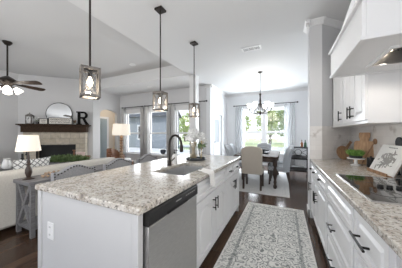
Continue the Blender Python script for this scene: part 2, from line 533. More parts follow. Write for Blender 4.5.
WINS = [(-6.50, -5.58), (-5.18, -4.22), (-3.86, -2.94)]
WZ0, WZ1 = 0.45, 2.32
wall_y('wall_nook', -6.87, -2.551, 5.9, 6.05, [(a, bb, WZ0, WZ1) for a, bb in WINS], H)
DW = (-1.68, 0.10, 0.50, 2.36)
wall_y('wall_dining', -2.55, 1.35, 7.9, 8.05, [DW], H, WALLW)
wall_y('wall_rear', -9.6, 1.15, -2.65, -2.5, [(-8.1, -3.5, 0.4, 2.8), (-2.7, 0.8, 0.4, 2.8)], HL)
struct('wall_right', B(1.0, 1.15, -2.5, 3.737, 0, H), WALL, smooth=0)
struct('wall_pantry', MB().prism([(0.35, 3.25), (0.513, 3.25), (1.0, 3.737), (1.15, 3.737), (1.15, 3.9), (0.85, 3.9), (0.45, 3.5), (0.35, 3.5)], 0, H), WALL, smooth=0)
struct('wall_dining_side', B(1.2, 1.35, 3.9, 7.9, 0, H), WALLW, smooth=0)
struct('wall_left', B(-8.65, -8.5, -2.5, 2.97, 0, HL), WALL, smooth=0)
struct('wall_fireplace', MB().prism([(-8.5, 2.97), (-6.87, 4.60), (-6.97, 4.72), (-8.65, 3.03)], 0, HL), WALL, smooth=0)
# arch wall, X = -6.87
pts = [(4.60, 0), (4.60, H), (6.05, H), (6.05, 0), (5.72, 0), (5.72, 2.15)]
for k in range(1, 12):
    t = PI * k / 12
    pts.append((5.31 + 0.41 * math.cos(t), 2.15 + 0.20 * math.sin(t)))
pts += [(4.90, 2.15), (4.90, 0)]
struct('wall_arch', MB().prism(pts, -7.02, -6.87, axis='x'), WALL, smooth=0)
struct('wall_hall', B(-8.05, -7.95, 3.6, 6.9, 0, H).box(-7.95, -7.02, 6.4, 6.5, 0, H), WARMW, smooth=0)
# door side wall between nook and dining
D0, D1, DH = 6.26, 7.20, 2.06
mb = MB().box(-2.55, -2.4, 5.9, D0, 0, H).box(-2.55, -2.4, D1, 7.9, 0, H).box(-2.55, -2.4, D0, D1, DH, H)
struct('wall_entry', mb, WALLW, smooth=0)
# square column at the end of the kitchen ceiling edge
struct('wall_column', B(-2.58, -2.37, 4.69, 4.90, 0, H - 0.001), TRIM, bevel=0.006)
struct('backsplash', B(0.992, 1.0, -0.6, 3.735, 0.915, 1.42).prism([(0.513, 3.243), (1.0, 3.73), (1.0, 3.737), (0.508, 3.25)], 0.915, 1.42).box(0.352, 0.513, 3.243, 3.25, 0.915, 1.42), SPLASH, smooth=0)

# crown mouldings and baseboards
def crown(name, p0, p1, nrm, z, m=TRIM, s=0.085):
    p0, p1, nrm = Vector((*p0, 0)), Vector((*p1, 0)), Vector((*nrm, 0)).normalized()
    prof = [(0, 0), (s, 0), (s, -0.012), (s * 0.55, -0.035), (s * 0.28, -s * 0.8), (0.012, -s - 0.012), (0, -s - 0.012)]
    v = [p + nrm * a + Vector((0, 0, z + c)) for p in (p0, p1) for a, c in prof]
    n_ = len(prof)
    f = [tuple(range(n_)), tuple(range(2 * n_ - 1, n_ - 1, -1))] + [(i, n_ + i, n_ + (i + 1) % n_, (i + 1) % n_) for i in range(n_)]
    return struct(name, MB().add(v, f), m, smooth=0)
crown('trim_1', (-2.4, 7.9), (1.2, 7.9), (0, -1), H)
crown('trim_2', (-2.4, 5.83), (-2.4, 7.9), (1, 0), H)
crown('trim_3', (0.30, 3.25), (0.535, 3.25), (0, -1), H, s=0.065)
crown('trim_4', (0.506, 3.243), (1.0, 3.737), (0.707, -0.707), H, s=0.065)
crown('trim_5', (-2.33, 5.9), (-2.6, 5.9), (0, -1), H)
crown('trim_6', (0.35, 3.17), (0.35, 3.5), (-1, 0), H, s=0.065)
crown('trim_7', (1.2, 3.9), (1.2, 7.9), (-1, 0), H)
struct('baseboard_dining', B(-2.4, 1.2, 7.88, 7.9, 0, 0.13), TRIM, smooth=0)
struct('baseboard_nook', B(-6.87, -2.4, 5.88, 5.9, 0, 0.13), TRIM, smooth=0)
struct('baseboard_pantry', B(0.335, 0.39, 3.235, 3.25, 0, 0.12).box(0.335, 0.35, 3.235, 3.5, 0, 0.12), TRIM, smooth=0)
struct('baseboard_side', B(1.185, 1.2, 3.9, 7.88, 0, 0.13), TRIM, smooth=0)
struct('baseboard_entry', B(-2.4, -2.385, 5.9, D0 - 0.09, 0, 0.13).box(-2.4, -2.385, D1 + 0.09, 7.88, 0, 0.13), TRIM, smooth=0)

# windows
def window(name, x0, x1, z0, z1, y, split=False, y_out=None):
    fr = MB(); w = 0.055
    c = 0.075
    # casing on the room side
    fr.box(x0 - c, x0, y - 0.02, y, z0 - 0.02, z1 + c).box(x1, x1 + c, y - 0.02, y, z0 - 0.02, z1 + c).box(x0, x1, y - 0.02, y, z1, z1 + c)
    fr.box(x0 - c - 0.02, x1 + c + 0.02, y - 0.05, y + 0.02, z0 - 0.03, z0)
    root = struct(name, fr, TRIM, smooth=0)
    bays = [(x0, x1)] if not split else [(x0, (x0 + x1) / 2 - 0.045), ((x0 + x1) / 2 + 0.045, x1)]
    if split:
        B((x0 + x1) / 2 - 0.045, (x0 + x1) / 2 + 0.045, y - 0.015, y + 0.10, z0, z1).build('mullion', TRIM, root, smooth=0)
    zm = (z0 + z1) / 2 - 0.05
    w = 0.055 if not split else 0.075
    for a, b_ in bays:
        for (u0, u1, dy) in ((z0, zm + 0.02, 0.04), (zm - 0.02, z1, 0.07)):
            s_ = MB()
            s_.box(a, a + w, y + dy, y + dy + 0.03, u0, u1).box(b_ - w, b_, y + dy, y + dy + 0.03, u0, u1)
            s_.box(a + w, b_ - w, y + dy, y + dy + 0.03, u0, u0 + w).box(a + w, b_ - w, y + dy, y + dy + 0.03, u1 - w, u1)
            sh = s_.build('sash', TRIM, root, smooth=0)
            B(a + w, b_ - w, y + dy + 0.012, y + dy + 0.018, u0 + w, u1 - w).build('pane', PANE, sh, smooth=0)
    return root
for i, (a, b_) in enumerate(WINS):
    wdw = window('window_%d' % (i + 1), a, b_, WZ0, WZ1, 5.9)
    B(a + 0.01, b_ - 0.01, 5.90, 5.94, WZ1 - 0.12, WZ1).build('raised_blind', TRIM, wdw, smooth=0)
window('window_4', *DW, 7.9, split=True)
# glazed entry door
dr = struct('door_1', B(-2.50, -2.455, D0 + 0.02, D0 + 0.16, 0.01, DH - 0.01).box(-2.50, -2.455, D1 - 0.16, D1 - 0.02, 0.01, DH - 0.01)
            .box(-2.50, -2.455, D0 + 0.16, D1 - 0.16, 0.01, 0.95).box(-2.50, -2.455, D0 + 0.16, D1 - 0.16, 1.88, DH - 0.01), TRIM, smooth=0)
B(-2.485, -2.475, D0 + 0.16, D1 - 0.16, 0.95, 1.88).build('pane', mat('frosted_glass', (0.42, 0.45, 0.48), 0.3), dr, smooth=0)
MB().ball((-2.41, D0 + 0.09, 1.0), 0.03).cyl((-2.455, D0 + 0.09, 1.0), (-2.42, D0 + 0.09, 1.0), 0.012).build('door_knob', BLACK, dr)
MB().cyl((-2.455, D0 + 0.09, 1.13), (-2.43, D0 + 0.09, 1.13), 0.028).build('deadbolt', BLACK, dr)
struct('trim_8', B(-2.4, -2.38, D0 - 0.08, D0, 0, DH + 0.08).box(-2.4, -2.38, D1, D1 + 0.08, 0, DH + 0.08).box(-2.4, -2.38, D0, D1, DH, DH + 0.08), TRIM, smooth=0)
# hall door seen through the arch
hd = struct('door_2', B(-7.95, -7.91, 5.05, 6.0, 0.0, 2.04), DOORB, smooth=0)
MB().ball((-7.87, 5.13, 1.0), 0.03).build('door_knob', BLACK, hd)
struct('trim_9', B(-7.95, -7.90, 4.96, 5.05, 0, 2.13).box(-7.95, -7.90, 6.0, 6.09, 0, 2.13).box(-7.95, -7.90, 5.05, 6.0, 2.04, 2.13), TRIM, smooth=0)
light('hall_lamp', 'POINT', (-7.45, 5.3, 2.75), 10, (1, 0.82, 0.6), 0.1)

# ------------------------------------------------------------------ cabinet kit
def front_panel(mb, x0, x1, z0, z1, arch=0.0, fr=0.058):
    """a raised-panel slab in the xz plane, its face at y = -0.02"""
    ix0, ix1, iz0, iz1 = x0 + fr, x1 - fr, z0 + fr, z1 - fr
    N = 9
    inner = [(ix0, iz0), (ix1, iz0)]
    outer = [(x0, z0), (x1, z0)]
    for k in range(N):
        u = k / (N - 1)
        x = ix1 + (ix0 - ix1) * u
        inner.append((x, iz1 - arch + arch * math.sin(PI * u) if arch else iz1))
        outer.append((x1 if k == 0 else x0 if k == N - 1 else x, z1))
    cx, cz = (ix0 + ix1) / 2, (iz0 + iz1) / 2
    def ins(d):
        kx = max(0.05, 1 - 2 * d / (ix1 - ix0)); kz = max(0.05, 1 - 2 * d / (iz1 - iz0))
        return [(cx + (x - cx) * kx, cz + (z - cz) * kz) for x, z in inner]
    loops = [[(x, 0.0, z) for x, z in outer], [(x, -0.02, z) for x, z in outer], [(x, -0.02, z) for x, z in inner],
             [(x, -0.006, z) for x, z in ins(0.004)], [(x, -0.006, z) for x, z in ins(0.016)], [(x, -0.019, z) for x, z in ins(0.032)]]
    n_ = len(inner)
    v = [p for lp in loops for p in lp]; f = []
    for k in range(len(loops) - 1):
        for i in range(n_):
            f.append((k * n_ + i, k * n_ + (i + 1) % n_, (k + 1) * n_ + (i + 1) % n_, (k + 1) * n_ + i))
    f.append(tuple((len(loops) - 1) * n_ + i for i in range(n_)))
    f.append(tuple(range(n_ - 1, -1, -1)))
    mb.add(v, f)
    return mb
def pull(parent, x, z, L, vert, m=None, y=-0.02):
    mb = MB()
    q = L / 2
    def P(t, yy): return (x, yy, z + t) if vert else (x + t, yy, z)
    mb.cyl(P(-q, y - 0.033), P(q, y - 0.033), 0.0065, n=10)
    for t in (-q * 0.62, q * 0.62):
        mb.cyl(P(t, y + 0.002), P(t, y - 0.033), 0.006, n=8)
    return mb.build('handle', m or BLACK, parent)
def knob(parent, x, z, y=-0.02):
    return MB().cyl((x, y + 0.002, z), (x, y - 0.014, z), 0.006, n=10).ball((x, y - 0.022, z), 0.014, 12, 8).build('knob', BLACK, parent)
def base_cabinet(label, loc, rz, w, depth, fronts, z1=0.875, m=CAB, group=None, toe=True, name='base_cabinet', open_top=False):
    t = thing(name, label, 'cabinet', loc, rz, group)
    if open_top:
        body = MB().box(0, w, 0, depth, 0.10, 0.66).box(0, w, 0, 0.03, 0.66, z1).box(0, w, depth - 0.03, depth, 0.66, z1).box(0, 0.02, 0.03, depth - 0.03, 0.66, z1).box(w - 0.02, w, 0.03, depth - 0.03, 0.66, z1)
    else:
        body = MB().box(0, w, 0, depth, 0.10 if toe else 0, z1)
    if toe: body.box(0, w, 0.07, depth, 0, 0.10)
    body.build('carcass', m, t, smooth=0)
    for f in fronts:
        kind, x0, x1, a, c = f[:5]
        opt = f[5] if len(f) > 5 else {}
        o = front_panel(MB(), x0, x1, a, c, opt.get('arch', 0), opt.get('fr', 0.058 if kind == 'door' else 0.035)).build(kind if kind != 'false' else 'false_front', m, t, smooth=20)
        for hp in opt.get('pulls', []):
            pull(o, *hp)
        for kp in opt.get('knobs', []):
            knob(o, *kp)
    return t

# ------------------------------------------------------------------ island
IX0, IX1, IY0, IY1 = -1.71, -0.67, 0.69, 3.03
CT = 0.92
FX = -0.71
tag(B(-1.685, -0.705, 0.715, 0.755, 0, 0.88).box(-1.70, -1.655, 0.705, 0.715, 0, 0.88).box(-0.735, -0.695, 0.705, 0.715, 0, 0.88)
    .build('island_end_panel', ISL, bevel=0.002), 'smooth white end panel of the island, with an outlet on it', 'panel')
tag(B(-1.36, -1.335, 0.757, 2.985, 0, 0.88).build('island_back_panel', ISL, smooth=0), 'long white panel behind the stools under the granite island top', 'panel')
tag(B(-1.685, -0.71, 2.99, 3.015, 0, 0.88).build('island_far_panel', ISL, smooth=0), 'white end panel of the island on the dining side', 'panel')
# dishwasher
t = thing('dishwasher', 'stainless steel dishwasher with black control strip, built into the island', 'dishwasher', (FX + 0.012, 0.762, 0), R(90))
B(0, 0.6, 0.02, 0.58, 0.02, 0.872).build('tub', BPLAST, t, smooth=0)
B(0.004, 0.596, -0.022, 0.02, 0.11, 0.785).build('door', STEEL, t, bevel=0.006)
cp = MB().prism([(0.02, 0.875), (-0.020, 0.875), (-0.030, 0.865), (-0.030, 0.798), (-0.022, 0.788), (0.02, 0.788)], 0.003, 0.597, axis='x').build('control_panel', BPLAST, t, bevel=0.002)
MB().box(0.17, 0.42, -0.034, -0.03, 0.795, 0.812).build('handle_grip', BLACK, cp)
mb = MB()
for k in range(5): mb.box(0.40 + k * 0.03, 0.418 + k * 0.03, -0.0315, -0.0295, 0.838, 0.845)
mb.build('button_row', mat('printed_silver', (0.35, 0.35, 0.35), 0.5), cp, smooth=0)
B(0.265, 0.335, -0.0315, -0.0295, 0.838, 0.846).build('badge', MATS['printed_silver'], cp, smooth=0)
B(0.01, 0.59, 0.03, 0.06, 0.0, 0.10).build('toe_kick', BPLAST, t, smooth=0)
# sink base
w = 0.86
base_cabinet('white sink base cabinet with two arched doors, beside the dishwasher', (FX, 1.375, 0), R(90), w, 0.60,
    [('false', 0.012, w - 0.012, 0.70, 0.865, {}),
     ('door', 0.012, w / 2 - 0.003, 0.115, 0.685, {'arch': 0.085, 'pulls': [(w / 2 - 0.035, 0.565, 0.13, True)]}),
     ('door', w / 2 + 0.003, w - 0.012, 0.115, 0.685, {'arch': 0.085, 'pulls': [(w / 2 + 0.035, 0.565, 0.13, True)]})], open_top=True)
w = 0.745
base_cabinet('white island cabinet with two drawers over two arched doors, nearest the dining table', (FX, 2.24, 0), R(90), w, 0.60,
    [('drawer', 0.012, w / 2 - 0.004, 0.70, 0.865, {'pulls': [(w / 4, 0.785, 0.10, False)]}),
     ('drawer', w / 2 + 0.004, w - 0.012, 0.70, 0.865, {'pulls': [(w * 0.75, 0.785, 0.10, False)]}),
     ('door', 0.012, w / 2 - 0.003, 0.115, 0.685, {'arch': 0.08, 'pulls': [(w / 2 - 0.032, 0.565, 0.13, True)]}),
     ('door', w / 2 + 0.003, w - 0.012, 0.115, 0.685, {'arch': 0.08, 'pulls': [(w / 2 + 0.032, 0.565, 0.13, True)]})])
# worktop with sink cut-out
SX0, SX1, SY0, SY1 = -1.215, -0.84, 1.42, 2.07
def slab_hole(xs, ys, z0, z1):
    mb = MB()
    g = {}
    for k, z in enumerate((z0, z1)):
        for i, x in enumerate(xs):
            for j, y in enumerate(ys):
                g[i, j, k] = mb.bm.verts.new((x, y, z))
    for i in range(3):
        for j in range(3):
            if (i, j) == (1, 1): continue
            for k in (0, 1):
                q = [g[i, j, k], g[i + 1, j, k], g[i + 1, j + 1, k], g[i, j + 1, k]]
                mb.bm.faces.new(q if k else q[::-1])
    def side(a, c): mb.bm.faces.new([g[(*a, 0)], g[(*c, 0)], g[(*c, 1)], g[(*a, 1)]])
    for i in range(3):
        side((i, 0), (i + 1, 0)); side((i + 1, 3), (i, 3)); side((3, i), (3, i + 1)); side((0, i + 1), (0, i))
    side((1, 1), (1, 2)); side((1, 2), (2, 2)); side((2, 2), (2, 1)); side((2, 1), (1, 1))
    return mb
tag(slab_hole([IX0, SX0, SX1, IX1], [IY0, SY0, SY1, IY1], 0.881, CT).build('island_countertop', GRAN, bevel=0.006), 'speckled beige granite worktop of the island', 'countertop')
t = thing('sink', 'stainless undermount sink set in the granite island', 'sink', ((SX0 + SX1) / 2, (SY0 + SY1) / 2, 0.88))
hx, hy = (SX1 - SX0) / 2 + 0.004, (SY1 - SY0) / 2 + 0.004
mb = MB()
lo = []
for (sx_, sy_, z) in ((hx + 0.012, hy + 0.012, 0.0), (hx, hy, 0.0), (hx - 0.006, hy - 0.006, -0.16), (hx - 0.03, hy - 0.03, -0.19)):
    lo.append([mb.bm.verts.new((a * sx_, c * sy_, z)) for a, c in ((-1, -1), (1, -1), (1, 1), (-1, 1))])
for k in range(3):
    for i in range(4): mb.bm.faces.new((lo[k][i], lo[k][(i + 1) % 4], lo[k + 1][(i + 1) % 4], lo[k + 1][i]))
mb.bm.faces.new(lo[3])
mb.build('basin', SINKST, t, smooth=0, solid=0.003)
MB().cyl((0, 0, -0.189), (0, 0, -0.184), 0.045).build('drain', STEEL, t)
# faucet
t = thing('faucet', 'dark bronze gooseneck kitchen faucet standing behind the sink', 'faucet', (-1.265, 1.80, CT), R(-8))
MB().lathe([(0.028, 0), (0.028, 0.008), (0.022, 0.014), (0.020, 0.06), (0.016, 0.065)]).build('base', BRONZE, t)
ar = [(0, 0, 0.05), (0, 0, 0.25)] + [(0.11 - 0.11 * math.cos(a), -0.02 * (1 - math.cos(a)), 0.25 + 0.115 * math.sin(a)) for a in [PI * k / 12 for k in range(1, 12)]] + [(0.22, -0.04, 0.25)]
MB().tube(ar, 0.0135, 12).build('spout', BRONZE, t)
MB().lathe([(0.014, 0.0), (0.02, -0.02), (0.021, -0.075), (0.016, -0.085)], c=(0.22, -0.04, 0.262)).build('spray_head', BRONZE, t)
MB().tube([(0, 0.018, 0.045), (0, 0.05, 0.055), (0.01, 0.085, 0.085)], [0.008, 0.007, 0.006], 8).build('lever', BRONZE, t)
# soap bottle
t = thing('soap_bottle', 'white soap bottle with black pump, beside the faucet', 'bottle', (-1.27, 1.92, CT))
MB().lathe([(0.030, 0), (0.032, 0.006), (0.032, 0.10), (0.026, 0.115), (0.013, 0.122), (0.013, 0.13)]).build('body', CERAM, t)
MB().cyl((0, 0, 0.13), (0, 0, 0.15), 0.012).cyl((0, 0, 0.15), (0, 0, 0.175), 0.004).box(-0.006, 0.045, -0.007, 0.007, 0.17, 0.182).build('pump', BLACK, t)
# goblet
t = thing('goblet', 'dark goblet standing on the island near the third stool', 'goblet', (-1.60, 2.12, CT))
MB().lathe([(0.035, 0), (0.035, 0.004), (0.006, 0.012), (0.006, 0.085)]).build('stem', VGLASS, t)
MB().lathe([(0.004, 0.082), (0.030, 0.095), (0.042, 0.125), (0.041, 0.155), (0.037, 0.155), (0.036, 0.125), (0.001, 0.10)]).build('bowl', mat('dark_blue_glass', (0.02, 0.025, 0.04), 0.1), t)
# tray, vase, bouquet
TP = (-1.19, 2.36)
tag(MB().lathe([(0.001, 0.0), (0.135, 0.0), (0.145, 0.008), (0.145, 0.03), (0.135, 0.03), (0.133, 0.012), (0.001, 0.012)], c=(0, 0, 0), n=32).build('round_tray', CHARC), 'round black tray under the flower vases on the island', 'tray').location = (*TP, CT)
t = thing('glass_vase', 'clear glass vase with golden stems, on the black tray', 'vase', (TP[0] - 0.04, TP[1], CT + 0.0125))
MB().lathe([(0.055, 0), (0.062, 0.01), (0.062, 0.25), (0.058, 0.25), (0.058, 0.012), (0.001, 0.012)]).build('body', VGLASS, t)
mb = MB()
for k in range(18):
    a = 2 * PI * k / 18 * 5
    r_ = 0.045 if k % 3 else 0.02
    mb.tube([(r_ * math.cos(a), r_ * math.sin(a), 0.015), (-r_ * math.cos(a + 0.6), -r_ * math.sin(a + 0.6), 0.235)], 0.006, 6)
mb.build('twig_filling', mat('pale_twigs', (0.55, 0.45, 0.30), 0.7), t)
t = thing('ceramic_vase', 'slim gilded vase holding white blooms, on the black tray', 'vase', (TP[0] + 0.07, TP[1] + 0.035, CT + 0.0125))
MB().lathe([(0.028, 0), (0.034, 0.02), (0.034, 0.15), (0.024, 0.18), (0.028, 0.20), (0.024, 0.198), (0.022, 0.18), (0.030, 0.15), (0.030, 0.02), (0.001, 0.012)]).build('body', VGLASS, t)
MB().tube([(0, 0, 0.01), (0.01, 0, 0.19)], 0.007, 6).build('gold_stems', STEMY, t)
def bouquet(name, label, loc, blooms, leaves, rb, stems):
    t = thing(name, label, 'flowers', loc)
    mb = MB(); lf = MB(); sm = MB()
    for (x, y, z) in blooms:
        for k in range(16):
            a = random.uniform(0, 2 * PI); e = random.uniform(-0.3, 1.2)
            d = (math.cos(a) * math.cos(e), math.sin(a) * math.cos(e), math.sin(e))
            mb.leaf((x, y, z), d, rb, rb * 0.8, 0.25)
        mb.ball((x, y, z), rb * 0.45, 8, 6)
        sm.tube([(0, 0, 0.0), (x * 0.4, y * 0.4, z * 0.5), (x, y, z)], 0.004, 6)
    for (x, y, z) in leaves:
        for k in range(5):
            lf.leaf((x, y, z), (random.uniform(-1, 1), random.uniform(-1, 1), random.uniform(-0.7, 0.4)), 0.10, 0.045)
    sm.build('stem', stems, t); mb.build('bloom', PETAL, t, smooth=0); lf.build('foliage', GREEN, t, smooth=0)
    return t
bouquet('flower_bouquet', 'white hydrangea blooms in the clear glass vase', (TP[0] - 0.04, TP[1], CT + 0.03), [(-0.06, -0.01, 0.28), (0.0, -0.05, 0.27), (-0.02, 0.05, 0.29), (0.035, 0.0, 0.31), (-0.03, -0.02, 0.34), (0.0, 0.02, 0.37)], [(-0.03, 0.02, 0.24)], 0.085, STEMY)
bouquet('flower_bouquet', 'white blooms with dark leaves in the slim gilded vase', (TP[0] + 0.07, TP[1] + 0.035, CT + 0.19), [(0.02, -0.01, 0.12), (0.04, 0.03, 0.10), (0.0, 0.02, 0.17)], [(0.03, 0.0, 0.03), (0.02, -0.02, 0.02)], 0.065, STEMY)
# towel over the edge
mb = MB()
prof = [(-0.13, 0.9235), (-0.09, 0.926), (-0.05, 0.9235), (-0.012, 0.923), (0.003, 0.918), (0.007, 0.90), (0.008, 0.86), (0.011, 0.82), (0.014, 0.775)]
NW = 12
vv = []; ff = []
for i, (dx, z) in enumerate(prof):
    for j in range(NW + 1):
        u = j / NW
        hang = max(0, i - 4) / 4
        wob = (0.011 * math.sin(u * 15 + i * 0.5) + 0.005 * math.sin(u * 31)) * hang
        yy = 1.66 + (u - 0.5) * (0.15 - 0.035 * hang) + (0.03 if i < 3 else 0.0) * (2 - i) * 0.5
        vv.append((IX1 + dx + wob + 0.016 * hang + 0.003, yy, z + (0.025 * math.sin(u * 6) if i == len(prof) - 1 else 0) + (0.007 * (1 + math.sin(u * 9 + i * 2)) if i < 3 else 0)))
for i in range(len(prof) - 1):
    for j in range(NW):
        a = i * (NW + 1) + j
        ff.append((a, a + 1, a + NW + 2, a + NW + 1))
tag(mb.add(vv, ff).build('dish_towel', TOWEL, solid=0.005, sub=1), 'white dish towel draped over the island edge by the sink', 'towel')
# outlet on end panel
t = thing('power_outlet', 'white double outlet on the island end panel', 'outlet', (-1.535, 0.714, 0.60))
B(-0.037, 0.037, -0.006, 0, -0.06, 0.06).build('cover_plate', WPLAST, t, bevel=0.002)
for z in (-0.027, 0.027):
    s_ = B(-0.017, 0.017, -0.009, -0.005, z - 0.016, z + 0.016).build('socket', WPLAST, t, bevel=0.003)
    MB().box(-0.008, -0.005, -0.0095, -0.0085, z - 0.004, z + 0.008).box(0.005, 0.008, -0.0095, -0.0085, z - 0.004, z + 0.008).build('slot', INK, s_, smooth=0)

# ------------------------------------------------------------------ bar stools
def make_stool(label):
    t = thing('bar_stool', label, 'bar stool', (0, 0, 0), 0, 'nailhead bar stools along the island')
    MB().box(-0.22, 0.22, -0.22, 0.20, 0.58, 0.68).build('seat', GRAYF, t, bevel=0.03, seg=3)
    # camel back
    N = 14
    top = []
    for k in range(N + 1):
        u = k / N * 2 - 1
        c = 0.5 + 0.5 * math.cos(PI * min(1, abs(u) / 0.97))
        top.append((u * 0.225, 0.89 + 0.065 * c + (0.012 if abs(u) > 0.9 else 0)))
    poly = [(-0.225, 0.62)] + [(0.225, 0.62)] + top[::-1]
    bk = MB().prism(poly, 0.19, 0.25, axis='y').build('backrest', GRAYF, t, bevel=0.012)
    mb = MB()
    path = [(-0.212, 0.66 + 0.028 * k) for k in range(8)] + [(x * 0.94, z - 0.014) for x, z in top] + [(0.212, 0.86 - 0.028 * k) for k in range(8)]
    for x, z in path:
        mb.ball((x, 0.187, z), 0.0085, 6, 4)
    mb.build('nailhead_trim', mat('nailhead_steel', (0.06, 0.055, 0.05), 0.35, 0.8) if 'nailhead_steel' not in MATS else MATS['nailhead_steel'], bk)
    for sx_ in (-1, 1):
        MB().bar((sx_ * 0.19, -0.19, 0.58), (sx_ * 0.20, -0.21, 0), 0.04).build('leg', DARKW, t, smooth=0)
        MB().bar((sx_ * 0.19, 0.19, 0.60), (sx_ * 0.20, 0.26, 0), 0.04).build('leg', DARKW, t, smooth=0)
    MB().bar((-0.19, -0.20, 0.22), (0.19, -0.20, 0.22), 0.03).build('footrest', DARKW, t, smooth=0)
    for sx_ in (-1, 1):
        MB().bar((sx_ * 0.195, -0.2, 0.28), (sx_ * 0.195, 0.225, 0.28), 0.025).build('stretcher', DARKW, t, smooth=0)
    return t
st = make_stool('gray nailhead bar stool nearest the outlet end of the island')
st.location = (-1.94, 1.235, 0); st.rotation_euler = (0, 0, R(90))
dup(st, 'gray nailhead bar stool in the middle of the three at the island', (-1.94, 1.82, 0), R(90))
dup(st, 'gray nailhead bar stool furthest along the island, behind the faucet', (-1.94, 2.41, 0), R(90))

# ------------------------------------------------------------------ right-hand run
CX = 0.385    # face of the carcasses
def rcab(label, y0, y1, fronts, group=None):
    """fronts given with local x measured from the far end y1 toward the camera"""
    return base_cabinet(label, (CX, y1, 0), R(-90), y1 - y0, 0.60, fronts, group=group)
def drawer_door(w, knobx, pullx):
    return [('drawer', 0.008, w - 0.008, 0.70, 0.865, {'knobs': [(knobx, 0.785)]}),
            ('door', 0.008, w - 0.008, 0.115, 0.685, {'pulls': [(pullx, 0.50, 0.13, True)], 'fr': 0.05})]
rcab('narrow white base cabinet against the pantry wall corner', 2.96, 3.245, drawer_door(0.285, 0.15, 0.06))
rcab('white base cabinet with one drawer and door, second from the pantry wall', 2.665, 2.955, drawer_door(0.29, 0.145, 0.255))
rcab('white base cabinet between the cooktop drawers and two narrower units', 2.115, 2.66, drawer_door(0.545, 0.27, 0.04))
w = 0.775
rcab('wide white drawer base under the cooktop', 1.335, 2.11,
     [('false', 0.008, w - 0.008, 0.70, 0.865, {}),
      ('drawer', 0.008, w - 0.008, 0.405, 0.69, {'pulls': [(0.30, 0.52, 0.16, False)]}),
      ('drawer', 0.008, w - 0.008, 0.115, 0.395, {'pulls': [(0.30, 0.22, 0.16, False)]})])
w = 0.40
rcab('white drawer base cabinet nearest the camera, beside the cooktop unit', 0.93, 1.33,
     [('drawer', 0.008, w - 0.008, 0.655, 0.865, {'pulls': [(0.155, 0.75, 0.19, False)]}),
      ('drawer', 0.008, w - 0.008, 0.395, 0.645, {'pulls': [(0.155, 0.52, 0.19, False)]}),
      ('drawer', 0.008, w - 0.008, 0.115, 0.385, {'pulls': [(0.155, 0.25, 0.19, False)]})])
tag(MB().prism([(0.352, 0.2), (0.991, 0.2), (0.991, 3.715), (0.513, 3.24), (0.352, 3.24)], 0.878, 0.915).build('wall_run_countertop', GRAN, bevel=0.006), 'speckled granite worktop holding the cooktop', 'countertop')
# cooktop
t = thing('cooktop', 'black glass electric cooktop in the granite worktop', 'cooktop', (0.70, 1.71, 0.915))
B(-0.25, 0.25, -0.375, 0.375, 0.0, 0.006).build('glass_top', DGLASS, t, bevel=0.002)
B(-0.258, -0.25, -0.38, 0.38, 0.0, 0.008).box(0.25, 0.258, -0.38, 0.38, 0, 0.008).box(-0.25, 0.25, 0.375, 0.383, 0, 0.008).box(-0.25, 0.25, -0.383, -0.375, 0, 0.008).build('steel_rim', STEEL, t, smooth=0)
GREYR = mat('burner_print', (0.10, 0.10, 0.105), 0.15)
for (x, y, r) in ((-0.1, 0.2, 0.09), (0.12, 0.2, 0.075), (0.1, -0.2, 0.10), (-0.12, -0.18, 0.075)):
    mb = MB(); mb.tube([(x + r * math.cos(2 * PI * k / 32), y + r * math.sin(2 * PI * k / 32), 0.0062) for k in range(32)], 0.0012, 4, True)
    mb.build('burner_ring', GREYR, t)
for k in range(4):
    MB().lathe([(0.017, 0), (0.018, 0.012), (0.014, 0.018), (0.001, 0.018)], c=(0.02 + k * 0.05 - 0.1, 0.0, 0.006), n=14).build('knob', BPLAST, t)
# upper cabinets
def upper(label, y0, y1, doors):
    w = y1 - y0
    t = thing('wall_cabinet', label, 'cabinet', (0.68, y1, 0), R(-90))
    B(0, w, 0, 0.31, 1.42, 2.45).build('carcass', CAB, t, smooth=0)
    B(0, w, -0.005, 0.31, 1.40, 1.42).build('light_rail', CAB, t, smooth=0)
    for (a, c, px) in doors:
        d = front_panel(MB(), a, c, 1.432, 2.44, 0.05).build('door', CAB, t, smooth=20)
        pull(d, px, 1.53, 0.13, True)
    return t
upper('white single-door wall cabinet in the pantry wall corner', 2.80, 3.40, [(0.12, 0.59, 0.545)])
upper('white two-door wall cabinet beside the range hood', 2.105, 2.795, [(0.008, 0.342, 0.30), (0.348, 0.682, 0.39)])
# range hood
HY0, HY1 = 1.32, 2.085
t = thing('range_hood', 'large white wood range hood tapering to the ceiling above the cooktop', 'range hood', (0, 0, 0))
Z0, Z1 = 1.835, 2.065
mb = MB().box(0.40, 0.42, HY0, HY1, Z0, Z1).box(0.42, 0.99, HY0, HY0 + 0.02, Z0, Z1).box(0.42, 0.99, HY1 - 0.02, HY1, Z0, Z1)
mb.build('apron', CAB, t, bevel=0.003)
MB().box(0.391, 0.40, HY0 - 0.009, HY1 + 0.009, Z0, Z0 + 0.022).box(0.40, 0.99, HY0 - 0.009, HY0, Z0, Z0 + 0.022).box(0.40, 0.99, HY1, HY1 + 0.009, Z0, Z0 + 0.022).build('bottom_bead', CAB, t, bevel=0.003)
LX0, LX1, LY0, LY1 = 0.61, 0.95, 1.52, 1.86
slab_hole([0.42, LX0, LX1, 0.99], [HY0 + 0.02, LY0, LY1, HY1 - 0.02], Z0 + 0.008, Z0 + 0.03).build('underside', CAB, t, smooth=0)
ln = B(LX0, LX1, LY0, LY1, Z0 + 0.10, Z0 + 0.11).box(LX0, LX0 + 0.01, LY0, LY1, Z0 + 0.0, Z0 + 0.1).box(LX1 - 0.01, LX1, LY0, LY1, Z0 + 0.0, Z0 + 0.1).box(LX0, LX1, LY0, LY0 + 0.01, Z0 + 0.0, Z0 + 0.1).box(LX0, LX1, LY1 - 0.01, LY1, Z0 + 0.0, Z0 + 0.1).build('steel_liner', STEEL, t, smooth=0)
